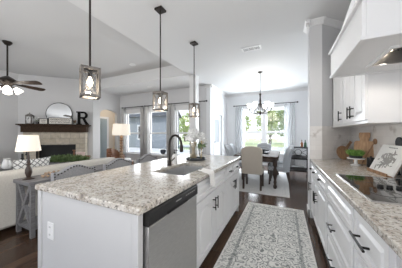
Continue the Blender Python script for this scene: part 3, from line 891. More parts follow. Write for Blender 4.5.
for yy in (LY0 + 0.05, LY1 - 0.05):
    MB().cyl((LX0 + 0.09, yy, Z0 + 0.085), (LX0 + 0.09, yy, Z0 + 0.099), 0.025).build('lamp', HOODL, ln)
mb = MB()
for k in range(9): mb.box(LX0 + 0.13 + k * 0.02, LX0 + 0.14 + k * 0.02, LY0 + 0.03, LY1 - 0.03, Z0 + 0.085, Z0 + 0.10)
mb.build('filter', CHARC, ln, smooth=0)
def ring_box(mb, x0, y0, y1, z0, z1, o):
    mb.box(x0 - o, 0.99, y0 - o, y1 + o, z0, z1)
mb = MB(); ring_box(mb, 0.40, HY0, HY1, Z1, Z1 + 0.018, 0.018); ring_box(mb, 0.40, HY0, HY1, Z1 + 0.018, Z1 + 0.032, 0.008)
ring_box(mb, 0.44, HY0 + 0.04, HY1 - 0.04, Z1 + 0.032, Z1 + 0.055, 0.0)
mb.build('shelf_moulding', CAB, t, bevel=0.004)
zt = 3.045; xa, xb = 0.455, 0.735
ya, yb = HY0 + 0.055, HY1 - 0.055
zb = Z1 + 0.055
mb = MB().add([(xa, ya, zb), (0.99, ya, zb), (0.99, yb, zb), (xa, yb, zb), (xb, ya, zt), (0.99, ya, zt), (0.99, yb, zt), (xb, yb, zt)],
              [(0, 3, 2, 1), (4, 5, 6, 7), (0, 1, 5, 4), (1, 2, 6, 5), (2, 3, 7, 6), (3, 0, 4, 7)])
mb.build('chimney', CAB, t, smooth=0)
sl = Vector((xb - xa, 0, zt - zb)).normalized()
for yy in (ya + 0.035, yb - 0.035):
    MB().bar((xa - 0.004, yy, zb), (xb - 0.004, yy, zt), 0.05, 0.02, up=(0, 1, 0)).build('corner_strip', CAB, t, smooth=0)
mb = MB().box(LX0 - 0.02, LX0, LY0 - 0.02, LY1 + 0.02, Z0 - 0.002, Z0 + 0.008).box(LX1, LX1 + 0.02, LY0 - 0.02, LY1 + 0.02, Z0 - 0.002, Z0 + 0.008).box(LX0, LX1, LY0 - 0.02, LY0, Z0 - 0.002, Z0 + 0.008).box(LX0, LX1, LY1, LY1 + 0.02, Z0 - 0.002, Z0 + 0.008)
mb.build('liner_trim', CAB, t, smooth=0)
light('hood_light', 'SPOT', (LX0 + 0.09, LY1 - 0.05, Z0 - 0.005), 2.4, (1, 0.92, 0.82), 0.03, spot=R(165))
light('hood_light', 'SPOT', (LX0 + 0.09, LY0 + 0.05, Z0 - 0.005), 2.4, (1, 0.92, 0.82), 0.03, spot=R(165))

# things on the worktop
WT = 0.9155
# cookbook on its stand (local: faces -Y, bottom edge along x)
t = thing('cookbook_stand', 'dark wire stand propping up the open cookbook', 'stand', (0.823, 2.30, WT), R(-86))
mb = MB().box(-0.17, 0.17, -0.022, 0.04, 0.0, 0.012).box(-0.17, 0.17, -0.022, -0.015, 0.012, 0.03)
mb.build('ledge', BOARDW2, t)
MB().bar((-0.07, 0.04, 0.01), (-0.07, 0.15, 0.22), 0.012).bar((0.07, 0.04, 0.01), (0.07, 0.15, 0.22), 0.012).bar((0, 0.10, 0.14), (0, 0.155, 0.0), 0.01).build('easel', BLACK, t, smooth=0)
t = thing('cookbook', 'white cookbook with a gray botanical drawing, leaning on the stand behind the cooktop', 'book', (0.823, 2.30, WT + 0.0125), R(-86))
tilt = Matrix.Rotation(R(-24), 4, 'X')
MB().box(-0.19, 0.19, 0.0, 0.018, 0.002, 0.29, tilt).build('page_block', PAGE, t, bevel=0.002)
MB().box(-0.195, 0.195, 0.0185, 0.0235, -0.001, 0.296, tilt).build('cover', mat('cover_tan', (0.25, 0.20, 0.16), 0.6), t)
mb = MB()
def stroke(mb, pts, r, M):
    mb.tube([M @ Vector((x, -0.0006, z)) for x, z in pts], r, 4)
for k in range(80):
    cx, cz = random.gauss(0, 0.055), random.gauss(0.135, 0.04)
    cx = max(-0.14, min(0.14, cx)); cz = max(0.04, min(0.22, cz))
    a = random.uniform(0, PI); L_ = random.uniform(0.015, 0.036); W_ = L_ * random.uniform(0.25, 0.5)
    dx, dz = math.cos(a), math.sin(a)
    mb.prism([(cx - dx * L_, cz - dz * L_), (cx + dz * W_, cz - dx * W_), (cx + dx * L_, cz + dz * L_), (cx - dz * W_, cz + dx * W_)], -0.0008 - 0.00002 * k, 0.0, axis='y', M=tilt)
mb.build('drawing', PRINTG, t)
mb = MB(); stroke(mb, [(-0.06 + 0.006 * k, 0.262 + 0.004 * math.sin(k * 2.1)) for k in range(22)], 0.0018, tilt); mb.build('title_line', INK, t)
# cutting boards
t = thing('cutting_board', 'tall wooden cutting board with a handle, upright beside the cake stand', 'cutting board', (0.895, 2.93, WT), R(-32))
tl = Matrix.Rotation(R(-9), 4, 'X')
rr = []
for (cx, cz, a0) in ((0.072, 0.03, -90), (0.072, 0.27, 0), (-0.072, 0.27, 90), (-0.072, 0.03, 180)):
    for k in range(5):
        a = R(a0 + k * 22.5)
        rr.append((cx + 0.028 * math.cos(a), cz + 0.028 * math.sin(a)))
MB().prism(rr, 0, 0.022, axis='y', M=tl).build('board', BOARDW, t, bevel=0.003)
MB().prism([(-0.042, 0.29), (0.042, 0.29), (0.048, 0.33), (0.055, 0.35), (0.055, 0.40), (0.045, 0.41), (-0.045, 0.41), (-0.055, 0.40), (-0.055, 0.35), (-0.048, 0.33)], 0.001, 0.021, axis='y', M=tl).build('handle', BOARDW, t, bevel=0.003)
t = thing('cutting_board', 'round paddle board leaning in the pantry wall corner', 'cutting board', (0.825, 3.37, WT), R(30))
tl = Matrix.Rotation(R(-14), 4, 'X') @ Matrix.Translation((0, 0, 0.105)) @ Matrix.Rotation(R(45), 4, 'Y')
MB().prism([(0.105 * math.cos(2 * PI * k / 28), 0.105 * math.sin(2 * PI * k / 28)) for k in range(28)], 0, 0.018, axis='y', M=tl).build('board', BOARDW2, t, bevel=0.003)
MB().prism([(-0.02, 0.09), (0.02, 0.09), (0.017, 0.20), (0.022, 0.24), (-0.022, 0.24), (-0.017, 0.20)], 0.001, 0.017, axis='y', M=tl).build('handle', BOARDW2, t, bevel=0.003)
# cake stand + succulents + spoon + canister
t = thing('cake_stand', 'small white ceramic cake stand under the potted succulents', 'cake stand', (0.79, 2.80, WT))
MB().lathe([(0.05, 0), (0.052, 0.006), (0.02, 0.02), (0.016, 0.065), (0.03, 0.076), (0.045, 0.078)]).build('foot', CERAM, t)
MB().lathe([(0.001, 0.078), (0.085, 0.08), (0.09, 0.092), (0.086, 0.093), (0.08, 0.086), (0.001, 0.086)], n=32).build('plate', CERAM, t)
t = thing('potted_succulent', 'green succulents in a low dish on the white cake stand', 'plant', (0.79, 2.80, WT + 0.0865))
MB().lathe([(0.05, 0), (0.062, 0.01), (0.064, 0.03), (0.001, 0.03)]).build('dish', CHARC, t)
mb = MB()
for k in range(130):
    a = random.uniform(0, 2 * PI); r = 0.055 * math.sqrt(random.random())
    mb.leaf((r * math.cos(a), r * math.sin(a), 0.03), (0.7 * math.cos(a) * r / 0.055, 0.7 * math.sin(a) * r / 0.055, 1), random.uniform(0.05, 0.095), 0.022)
mb.build('foliage', GREEN2, t, smooth=0)
t = thing('wooden_spoon', 'long wooden spoon leaning on the tall cutting board', 'spoon', (0.935, 2.845, WT), R(-60))
MB().tube([(-0.07, -0.035, 0.003), (0.03, 0.02, 0.27)], 0.006, 8).build('handle', BOARDW2, t)
MB().ball((0.04, 0.026, 0.295), 0.03, 12, 8, (0.9, 0.25, 1.2)).build('bowl', BOARDW2, t)
t = thing('canister', 'small black canister between the cutting board and cookbook', 'canister', (0.905, 2.72, WT))
MB().lathe([(0.035, 0), (0.037, 0.004), (0.037, 0.095), (0.001, 0.095)]).build('body', BPLAST, t)
MB().lathe([(0.038, 0.0955), (0.038, 0.11), (0.01, 0.115), (0.01, 0.125), (0.001, 0.126)]).build('lid', BPLAST, t)
t = thing('round_trivet', 'dark round trivet propped on the wall behind the cookbook', 'trivet', (0.974, 2.33, WT), R(-90))
MB().cyl((0, 0, 0.30), (0, 0.012, 0.30), 0.055, n=28).build('disc', CHARC, t)
MB().cyl((0, 0.006, 0.0), (0, 0.006, 0.248), 0.006).cyl((0, 0.006, 0), (0, 0.006, 0.006), 0.012).build('post', CHARC, t)
# wall switch plate near the dining side
# ------------------------------------------------------------------ runner rug
tag(B(-0.455, 0.455, -1.35, 1.35, 0, 0.01).build('runner_rug', RUNNER, smooth=0), 'gray and cream floral runner rug in the aisle between the cabinets', 'rug').location = (-0.17, 2.12, 0.0005)

# ------------------------------------------------------------------ pendants
def make_pendant(label, loc, sx_=1.0):
    t = thing('pendant_light', label, 'pendant light', loc, R(-27), 'lantern pendants over the island')
    # local origin at ceiling
    B(-0.06, 0.06, -0.06, 0.06, -0.028, 0).build('canopy', BRONZE, t, bevel=0.004)
    MB().cyl((0, 0, -0.03), (0, 0, -1.165), 0.0085, n=10).build('rod', BRONZE, t)
    zt, zb, h = -1.165, -1.425, 0.066
    mb = MB()
    for a in (-1, 1):
        for c in (-1, 1):
            mb.box(a * h - 0.009, a * h + 0.009, c * h - 0.009, c * h + 0.009, zb, zt)
        for z in (zt - 0.011, zb + 0.011):
            mb.box(-h + 0.011, h - 0.011, a * h - 0.011, a * h + 0.011, z - 0.011, z + 0.011)
            mb.box(a * h - 0.011, a * h + 0.011, -h + 0.011, h - 0.011, z - 0.011, z + 0.011)
    mb.build('lantern_frame', LANTW, t, smooth=0)
    mb = MB().bar((-h, 0, zt - 0.011), (h, 0, zt - 0.011), 0.02, 0.015).bar((0, -h, zt - 0.011), (0, h, zt - 0.011), 0.02, 0.015)
    mb.build('top_cross', BRONZE, t, smooth=0)
    mb = MB()
    for a in (-1, 1):
        mb.bar((-h, a * h, zb + 0.02), (h, a * h, zt - 0.02), 0.004).bar((h, a * h, zb + 0.02), (-h, a * h, zt - 0.02), 0.004)
        mb.bar((a * h, -h, zb + 0.02), (a * h, h, zt - 0.02), 0.004).bar((a * h, h, zb + 0.02), (a * h, -h, zt - 0.02), 0.004)
    mb.build('cross_wire', LANTW, t, smooth=0)
    mb = MB()
    for a in (-1, 1):
        mb.box(-h + 0.011, h - 0.011, a * h - 0.002, a * h + 0.0, zb + 0.022, zt - 0.022)
        mb.box(a * h - 0.002, a * h + 0.0, -h + 0.011, h - 0.011, zb + 0.022, zt - 0.022)
    mb.build('glass', LGLASS, t, smooth=0)
    MB().cyl((0, 0, zt - 0.015), (0, 0, zt - 0.075), 0.018).build('socket', BRONZE, t)
    MB().lathe([(0.001, -0.085), (0.016, -0.078), (0.024, -0.055), (0.022, -0.035), (0.012, -0.012), (0.01, 0)], c=(0, 0, zt - 0.075)).build('bulb', BULB, t)
    light('pendant_glow', 'POINT', (loc[0], loc[1], loc[2] + zt - 0.205), 3, (1, 0.86, 0.68), 0.03)
    return t
p = make_pendant('lantern pendant over the outlet end of the island', (-1.58, 1.03, H))
p2 = dup(p, 'middle lantern pendant, over the sink end beside the nook windows', (-1.58, 2.03, H), 0.0)
p3 = dup(p, 'lantern pendant nearest the column and dining room', (-1.58, 3.06, H), R(-6))
for y in (2.03, 3.06): light('pendant_glow', 'POINT', (-1.58, y, H - 1.37), 3, (1, 0.86, 0.68), 0.03)

# ------------------------------------------------------------------ ceiling fittings
t = thing('air_vent', 'white rectangular air vent in the kitchen ceiling', 'vent', (-0.62, 3.75, H))
B(-0.19, 0.19, -0.085, 0.085, -0.012, 0).box(-0.165, 0.165, -0.06, 0.06, -0.013, -0.0125).build('frame', TRIM, t, smooth=0)
mb = MB()
for (a, c) in ((-0.16, -0.06), (-0.05, 0.05), (0.06, 0.16)):
    mb.box(a, c, -0.055, 0.055, -0.0145, -0.013)
gr = mb.build('grille', mat('vent_gray', (0.16, 0.16, 0.17), 0.6), t, smooth=0)
mb = MB()
for k in range(7): mb.box(-0.16, 0.16, -0.05 + k * 0.0165, -0.0475 + k * 0.0165, -0.017, -0.0145)
mb.build('slats', TRIM, gr, smooth=0)
def can(label, loc, lit):
    t = thing('recessed_light', label, 'ceiling light', loc)
    MB().lathe([(0.075, -0.001), (0.098, -0.001), (0.098, -0.008), (0.075, -0.006)], n=28).build('trim_ring', TRIM, t)
    MB().cyl((0, 0, -0.005), (0, 0, -0.001), 0.075, n=28).build('lens', CANLIT if lit else MATS['vent_gray'], t)
can('lit recessed light in the ceiling before the nook windows', (-4.55, 5.2, H), True)
light('recessed_can', 'SPOT', (-4.55, 5.2, H - 0.03), 25, (1, 0.95, 0.88), 0.07, spot=R(130))
can('unlit recessed speaker grille in the living room ceiling', (-4.2, 4.05, HL), False)

# ceiling fan
t = thing('ceiling_fan', 'dark ceiling fan with lit glass shades on the living room ceiling', 'ceiling fan', (-5.75, 1.83, HL), R(26))
MB().lathe([(0.085, 0), (0.085, -0.02), (0.045, -0.075), (0.02, -0.085)]).build('canopy', BRONZE, t)
MB().cyl((0, 0, -0.08), (0, 0, -0.82), 0.016).build('downrod', BRONZE, t)
MB().lathe([(0.02, -0.78), (0.09, -0.82), (0.155, -0.87), (0.16, -0.92), (0.12, -0.96), (0.07, -1.00), (0.07, -1.05), (0.001, -1.06)]).build('motor', BRONZE, t)
for k in range(5):
    a = 2 * PI * k / 5
    M = Matrix.Rotation(a, 4, 'Z')
    Mt = M @ Matrix.Translation((0, 0, -0.935)) @ Matrix.Rotation(R(-15), 4, 'X')
    bl = MB().prism([(0.24, -0.055), (0.45, -0.075), (0.70, -0.085), (0.745, -0.06), (0.755, 0), (0.745, 0.06), (0.70, 0.085), (0.45, 0.075), (0.24, 0.055)], -0.004, 0.004, M=Mt).build('blade', DARKW, t, smooth=0)
    MB().prism([(0.12, -0.025), (0.32, -0.04), (0.36, 0), (0.32, 0.04), (0.12, 0.025)], -0.012, -0.0045, M=Mt).build('blade_iron', BRONZE, bl, smooth=0)
for k in range(4):
    a = PI / 4 + PI / 2 * k
    M = Matrix.Rotation(a, 4, 'Z') @ Matrix.Translation((0.14, 0, -1.06)) @ Matrix.Rotation(R(-40), 4, 'Y')
    s_ = MB().lathe([(0.028, 0.03), (0.045, 0.0), (0.07, -0.06), (0.08, -0.10), (0.074, -0.10), (0.04, 0.0), (0.001, 0.02)], n=18, M=M).build('light_shade', GLOWG, t)
    MB().tube([(0.05 * math.cos(a), 0.05 * math.sin(a), -1.03), (0.14 * math.cos(a), 0.14 * math.sin(a), -1.025)], 0.01, 8).build('light_arm', BRONZE, s_)
light('fan_glow', 'POINT', (-5.75, 1.83, HL - 1.45), 14, (1, 0.93, 0.82), 0.12)

# ------------------------------------------------------------------ fireplace (diagonal wall): local x along wall, -y into room
FD = Vector((0.7071, 0.7071, 0)); FN = Vector((0.7071, -0.7071, 0))
FP = Vector((-7.655, 3.815, 0))     # middle of the wall
FRZ = R(45)
def fpos(x, y, z=0):
    """local fireplace coords: x along the wall, y out into the room"""
    p = FP + FD * x + FN * y
    return (p.x, p.y, z)
t = thing('fireplace', 'stone fireplace with dark wood mantel across the corner of the living room', 'fireplace', FP, FRZ)
mb = MB().box(-0.92, -0.57, -0.30, -0.004, 0, 1.36).box(0.61, 0.92, -0.30, -0.004, 0, 1.36).box(-0.57, 0.61, -0.30, -0.004, 0.92, 1.36)
mb.build('stone_surround', STONE, t, smooth=0)
fb = B(-0.57, 0.61, -0.06, -0.02, 0.08, 0.92).box(-0.57, 0.61, -0.28, -0.06, 0.06, 0.08).build('firebox', FIREBOX, t, smooth=0)
MB().box(-0.57, -0.53, -0.28, -0.26, 0.08, 0.92).box(0.57, 0.61, -0.28, -0.26, 0.08, 0.92).box(-0.53, 0.57, -0.28, -0.26, 0.86, 0.92).build('firebox_frame', BLACK, fb, smooth=0)
B(-0.92, 0.92, -0.75, -0.301, 0, 0.06).build('hearth', STONE, t, smooth=0)
mt_ = B(-0.96, 0.96, -0.36, -0.004, 1.361, 1.56).build('mantel', MANTELW, t, smooth=0)
mb = MB()
for (z0, z1, o) in ((1.56, 1.585, 0.02), (1.585, 1.605, 0.05), (1.605, 1.645, 0.09)):
    mb.box(-0.96 - o, 0.96 + o, -0.36 - o, -0.004, z0, z1)
mb.build('mantel_shelf', MANTELW, t, bevel=0.004)
MZ = 1.6455
def fthing(name, label, cat, x, y, z=MZ, rz=0): return thing(name, label, cat, fpos(x, y, z), FRZ + rz)
# lantern
t = fthing('candle_lantern', 'pale cut-out lantern at the end of the mantel', 'lantern', -0.77, 0.22)
mb = MB().box(-0.085, 0.085, -0.085, 0.085, 0, 0.025).box(-0.085, 0.085, -0.085, 0.085, 0.27, 0.29)
for a in (-1, 1):
    for c in (-1, 1): mb.box(a * 0.075 - 0.01, a * 0.075 + 0.01, c * 0.075 - 0.01, c * 0.075 + 0.01, 0.025, 0.27)
mb.build('frame', LANTW, t, smooth=0)
mb = MB()
for a in (-1, 1):
    y = a * 0.075
    for s_ in (-1, 1):
        mb.bar((s_ * 0.065, y, 0.15), (0, y, 0.26), 0.02).bar((s_ * 0.065, y, 0.15), (0, y, 0.035), 0.02)
        mb.bar((y, s_ * 0.065, 0.15), (y, 0, 0.26), 0.02).bar((y, s_ * 0.065, 0.15), (y, 0, 0.035), 0.02)
mb.build('fretwork', TRIM, t, smooth=0)
MB().cyl((0, 0, 0.026), (0, 0, 0.17), 0.038).build('candle', CERAM, t)
MB().add([(-0.1, -0.1, 0.29), (0.1, -0.1, 0.29), (0.1, 0.1, 0.29), (-0.1, 0.1, 0.29), (-0.03, -0.03, 0.36), (0.03, -0.03, 0.36), (0.03, 0.03, 0.36), (-0.03, 0.03, 0.36)],
         [(3, 2, 1, 0), (4, 5, 6, 7), (0, 1, 5, 4), (1, 2, 6, 5), (2, 3, 7, 6), (3, 0, 4, 7)]).cyl((0, 0, 0.36), (0, 0, 0.40), 0.014).build('roof', LANTW, t, smooth=0)
# small pot with flowers
t = fthing('flower_pot', 'tiny black pot of white flowers between lantern and small sign', 'pot', -0.55, 0.24)
MB().lathe([(0.035, 0), (0.05, 0.02), (0.052, 0.09), (0.045, 0.09), (0.001, 0.08)]).build('pot', BPLAST, t)
mb = MB(); lf = MB()
for k in range(14):
    a = random.uniform(0, 2 * PI); r = random.uniform(0.02, 0.08); z = random.uniform(0.12, 0.22)
    p = (r * math.cos(a), r * math.sin(a), z)
    for q in range(6): mb.leaf(p, (random.uniform(-1, 1), random.uniform(-1, 1), random.uniform(-0.3, 1)), 0.035, 0.03)
    lf.tube([(0, 0, 0.08), p], 0.003, 4)
lf.build('stem', GREEN, t); mb.build('bloom', PETAL, t, smooth=0)
# signs
def squiggle(mb, x0, x1, z, h, y, n_):
    pts = []
    for k in range(n_ + 1):
        u = k / n_
        pts.append((x0 + (x1 - x0) * u, y, z + h * math.sin(k * 1.9) * (0.55 + 0.45 * math.sin(k * 0.7))))
    mb.tube(pts, 0.0065, 4)
SIGNB = speckled('sign_board', (0.60, 0.57, 0.52), (0.72, 0.70, 0.66), 30, 0.8)
def sign(name, label, x, y, w, h, lines):
    t = fthing(name, label, 'sign', x, y)
    B(-w / 2 + 0.015, w / 2 - 0.015, -0.006, 0.010, 0.012, h - 0.012).build('board', SIGNB, t, smooth=0)
    B(-w / 2, -w / 2 + 0.018, -0.014, 0.014, 0, h).box(w / 2 - 0.018, w / 2, -0.014, 0.014, 0, h).box(-w / 2 + 0.018, w / 2 - 0.018, -0.014, 0.014, 0, 0.018).box(-w / 2 + 0.018, w / 2 - 0.018, -0.014, 0.014, h - 0.018, h).build('frame', MATTEB, t, smooth=0)
    mb = MB()
    for (a, c, z, hh) in lines: squiggle(mb, a, c, z, hh, -0.007, int((c - a) / 0.016))
    mb.build('lettering', INK, t)
sign('small_sign', 'small framed pale sign between flower pot and mirror', -0.355, 0.30, 0.26, 0.20, [(-0.07, 0.07, 0.13, 0.02), (-0.06, 0.06, 0.075, 0.018)])
sign('wide_sign', 'wide framed sign with two lines of script in front of the mirror', 0.15, 0.31, 0.72, 0.24, [(-0.30, -0.02, 0.165, 0.028), (0.0, 0.20, 0.165, 0.028), (0.23, 0.30, 0.165, 0.028), (-0.30, -0.12, 0.085, 0.028), (-0.09, 0.05, 0.085, 0.028), (0.08, 0.30, 0.085, 0.03)])
# mirror
t = fthing('round_mirror', 'round thin-framed mirror leaning on the wall over the mantel', 'mirror', 0.03, 0.075)
rm = 0.40
Mm = Matrix.Translation((0, 0, rm + 0.013)) @ Matrix.Rotation(R(-4), 4, 'X')
MB().prism([((rm - 0.01) * math.cos(2 * PI * k / 48), (rm - 0.01) * math.sin(2 * PI * k / 48)) for k in range(48)], -0.006, 0.006, axis='y', M=Mm).build('glass', MIRROR, t, smooth=0)
MB().tube([Mm @ Vector((rm * math.cos(2 * PI * k / 48), 0, rm * math.sin(2 * PI * k / 48))) for k in range(48)], 0.012, 8, True).build('frame', BLACK, t)
# letter R
t = fthing('letter_ornament', 'dark freestanding capital letter R on the mantel', 'letter', 0.80, 0.22)
mb = MB()
T0, T1 = -0.03, 0.03
mb.box(-0.15, -0.06, T0, T1, 0, 0.50).box(-0.19, -0.02, T0, T1, 0, 0.045).box(-0.19, -0.15, T0, T1, 0.455, 0.50)
outer = [(-0.06, 0.50), (0.05, 0.50)] + [(0.05 + 0.125 * math.sin(PI * k / 10), 0.365 + 0.135 * math.cos(PI * k / 10)) for k in range(1, 10)] + [(0.05, 0.23), (-0.06, 0.23)]
inner = [(-0.06, 0.435), (0.045, 0.435)] + [(0.045 + 0.05 * math.sin(PI * k / 10), 0.365 + 0.07 * math.cos(PI * k / 10)) for k in range(1, 10)] + [(0.045, 0.295), (-0.06, 0.295)]
for k in range(len(outer) - 1):
    mb.prism([outer[k], outer[k + 1], inner[k + 1], inner[k]], T0, T1, axis='y')
mb.prism([(0.0, 0.24), (0.09, 0.24), (0.19, 0.045), (0.21, 0.045), (0.21, 0), (0.11, 0)], T0, T1, axis='y')
mb.build('letter', MATTEB, t, smooth=0)
t = fthing('greenery_sprig', 'small dried sprig in a pale pot between wide sign and letter R', 'plant', 0.545, 0.18)
MB().lathe([(0.03, 0), (0.04, 0.02), (0.035, 0.07), (0.001, 0.065)]).build('pot', SIGNB, t)
mb = MB()
for k in range(26): mb.leaf((random.uniform(-0.02, 0.02), random.uniform(-0.02, 0.02), 0.06), (random.uniform(-0.4, 0.4), random.uniform(-0.4, 0.4), 1), random.uniform(0.08, 0.16), 0.02)
mb.build('foliage', TURNW, t, smooth=0)

# ------------------------------------------------------------------ living room furniture
# console table with X ends behind the sofa
t = thing('console_table', 'gray wood console table with X-braced ends behind the cream sofa', 'table', (-3.015, 1.09, 0))
TZ = 0.70
B(-0.245, 0.185, 0, 1.55, TZ - 0.045, TZ).build('tabletop', GRAYW, t, bevel=0.004)
for y in (0.045, 1.505):
    for x in (-0.21, 0.15): B(x - 0.022, x + 0.022, y - 0.022, y + 0.022, 0, TZ - 0.046).build('leg', GRAYW, t, smooth=0)
    MB().bar((-0.19, y, 0.12), (0.13, y, TZ - 0.05), 0.04).bar((0.13, y + 0.001, 0.12), (-0.19, y + 0.001, TZ - 0.05), 0.04).build('cross_brace', GRAYW, t, smooth=0)
B(-0.225, 0.165, 0.03, 1.52, 0.09, 0.12).build('lower_shelf', GRAYW, t, smooth=0)
# lamp on console
t = thing('table_lamp', 'dark turned table lamp with white drum shade on the gray console', 'lamp', (-3.09, 1.185, TZ))
MB().lathe([(0.062, 0), (0.064, 0.012), (0.04, 0.018), (0.022, 0.03), (0.028, 0.05), (0.038, 0.09), (0.036, 0.13), (0.025, 0.16), (0.016, 0.18), (0.028, 0.19), (0.028, 0.20), (0.014, 0.21), (0.02, 0.235), (0.013, 0.26), (0.016, 0.29), (0.01, 0.32), (0.01, 0.50), (0.001, 0.50)]).build('base', mat('lamp_base_bronze', (0.05, 0.032, 0.025), 0.3), t)
MB().lathe([(0.128, 0.375), (0.099, 0.585), (0.096, 0.585), (0.125, 0.375)], n=36).build('lamp_shade', SHADE, t)
MB().cyl((0, 0, 0.50), (0, 0, 0.56), 0.006).build('finial', BRONZE, t)
light('lamp_glow', 'POINT', (-3.09, 1.185, TZ + 0.46), 3, (1, 0.85, 0.65), 0.05)
# wooden bead garland
t = thing('bead_garland', 'pale wooden bead garland heaped on the gray console by the lamp', 'garland', (-3.02, 1.38, TZ))
for k in range(18):
    a = k * 0.7
    o = MB().ball((0.07 * math.cos(a) * (1 - k * 0.02), 0.10 * math.sin(a) + 0.004 * k, 0.017 + (0.03 if k > 9 else 0)), 0.0165, 10, 7).build('bead', mat('bead_wood', (0.50, 0.36, 0.25), 0.6) if 'bead_wood' not in MATS else MATS['bead_wood'], t)
# sofa
t = thing('sofa', 'cream upholstered sofa with its back to the gray console', 'sofa', (-3.275, 0.0, 0))
Y0s, Y1s = 0.25, 2.72
B(-0.22, -0.0, Y0s, Y1s, 0.06, 0.80).build('backrest', CREAM, t, bevel=0.05, seg=4)
B(-0.95, -0.225, Y0s + 0.2, Y1s - 0.2, 0.06, 0.30).build('base', CREAM, t, bevel=0.01)
for (a, c) in ((Y0s, Y0s + 0.2), (Y1s - 0.2, Y1s)):
    B(-0.95, -0.225, a, c, 0.06, 0.62).build('arm', CREAM, t, bevel=0.05, seg=4)
for k in range(3):
    ww = (Y1s - Y0s - 0.4) / 3
    B(-0.97, -0.24, Y0s + 0.2 + ww * k + 0.004, Y0s + 0.2 + ww * (k + 1) - 0.004, 0.305, 0.47).build('seat_cushion', CREAM, t, bevel=0.04, seg=3)
for x in (-0.9, -0.06):
    for y in (Y0s + 0.06, Y1s - 0.06): B(x - 0.03, x + 0.03, y - 0.03, y + 0.03, 0, 0.06).build('foot', DARKW, t, smooth=0)
def pillow_thing(label, loc, rz, s_, m, tilt=12):
    t = tag(MB().pillow((0, 0, s_ / 2), s_, s_, 0.13, Matrix.Rotation(R(-tilt), 4, 'X')).build('throw_pillow', m), label, 'pillow')
    t.location = loc; t.rotation_euler = (0, 0, rz)
    return t
pillow_thing('black and white patterned pillow above the sofa back near the lamp', (-3.655, 1.42, 0.472), R(-90), 0.46, PILLOWP)
pillow_thing('cream pillow leaning at the near end of the sofa', (-3.655, 0.86, 0.472), R(-90), 0.42, CREAM)
# dark cabinet by the left wall with decor
t = thing('media_cabinet', 'dark framed cabinet standing beyond the sofa by the wall', 'cabinet', (-7.95, 1.75, 0), R(90))
B(-0.55, 0.55, 0, 0.38, 0.06, 0.80).build('carcass', mat('slate_panel', (0.10, 0.11, 0.13), 0.6), t, smooth=0)
B(-0.58, 0.58, -0.03, 0.40, 0.80, 0.835).build('top', BLACK, t, smooth=0)
for x in (-0.545, 0.0): B(x, x + 0.54, -0.022, 0, 0.08, 0.79).build('door', MATS['slate_panel'], t, bevel=0.003)
for x in (-0.51, 0.51):
    for y in (0.04, 0.34): B(x - 0.025, x + 0.025, y - 0.025, y + 0.025, 0, 0.06).build('foot', BLACK, t, smooth=0)
# side table with pitcher and candlesticks beyond the sofa
t = thing('side_table', 'small black side table beyond the sofa holding pitcher and candlesticks', 'table', (-5.0, 1.70, 0))
MB().cyl((0, 0, 0.575), (0, 0, 0.60), 0.26, n=32).build('tabletop', BLACK, t)
for k in range(3):
    a = 2 * PI * k / 3
    MB().bar((0.18 * math.cos(a), 0.18 * math.sin(a), 0.575), (0.22 * math.cos(a), 0.22 * math.sin(a), 0), 0.025).build('leg', BLACK, t, smooth=0)
t = thing('pitcher', 'white ceramic pitcher on the black side table', 'pitcher', (-5.05, 1.60, 0.6005))
MB().lathe([(0.05, 0), (0.075, 0.03), (0.08, 0.08), (0.06, 0.14), (0.045, 0.18), (0.055, 0.21), (0.048, 0.208), (0.001, 0.15)]).build('body', CERAM, t)
MB().tube([(0.06, 0, 0.06), (0.115, 0, 0.09), (0.11, 0, 0.16), (0.05, 0, 0.18)], 0.008, 8).build('handle', CERAM, t)
for k, (x, y, h, lab) in enumerate(((-4.95, 1.80, 0.20, 'shorter black candlestick beside the white pitcher'), (-5.02, 1.90, 0.27, 'taller black candlestick on the black side table'))):
    t = thing('candlestick', lab, 'candlestick', (x, y, 0.6005))
    MB().lathe([(0.05, 0), (0.05, 0.01), (0.014, 0.02), (0.012, h - 0.03), (0.03, h - 0.02), (0.03, h), (0.001, h)]).build('holder', BLACK, t)
    MB().cyl((0, 0, h + 0.0005), (0, 0, h + 0.09), 0.02).build('candle', BPLAST, t)
# coffee table + planter
t = thing('coffee_table', 'low gray wood coffee table before the fireplace', 'table', (-5.25, 2.85, 0), R(25))
B(-0.65, 0.65, -0.3, 0.3, 0.40, 0.445).build('tabletop', GRAYW, t, bevel=0.004)
for x in (-0.58, 0.58):
    for y in (-0.24, 0.24): B(x - 0.035, x + 0.035, y - 0.035, y + 0.035, 0, 0.40).build('leg', GRAYW, t, smooth=0)
t = thing('planter', 'long trough of leafy greenery in front of the firebox', 'plant', (-5.25, 2.85, 0.4455), R(25))
B(-0.48, 0.48, -0.09, 0.09, 0, 0.10).build('trough', GRAYW, t, bevel=0.004)
mb = MB()
for k in range(900):
    x = random.uniform(-0.5, 0.5); y = random.uniform(-0.10, 0.10)
    e = 1 - (abs(x) / 0.62) ** 3
    z = 0.09 + random.random() * 0.17 * e
    mb.leaf((x, y, z), (random.uniform(-1, 1), random.uniform(-1, 1), random.uniform(0.0, 1.3)), random.uniform(0.06, 0.11), 0.03)
mb.build('foliage', GREEN, t, smooth=0)
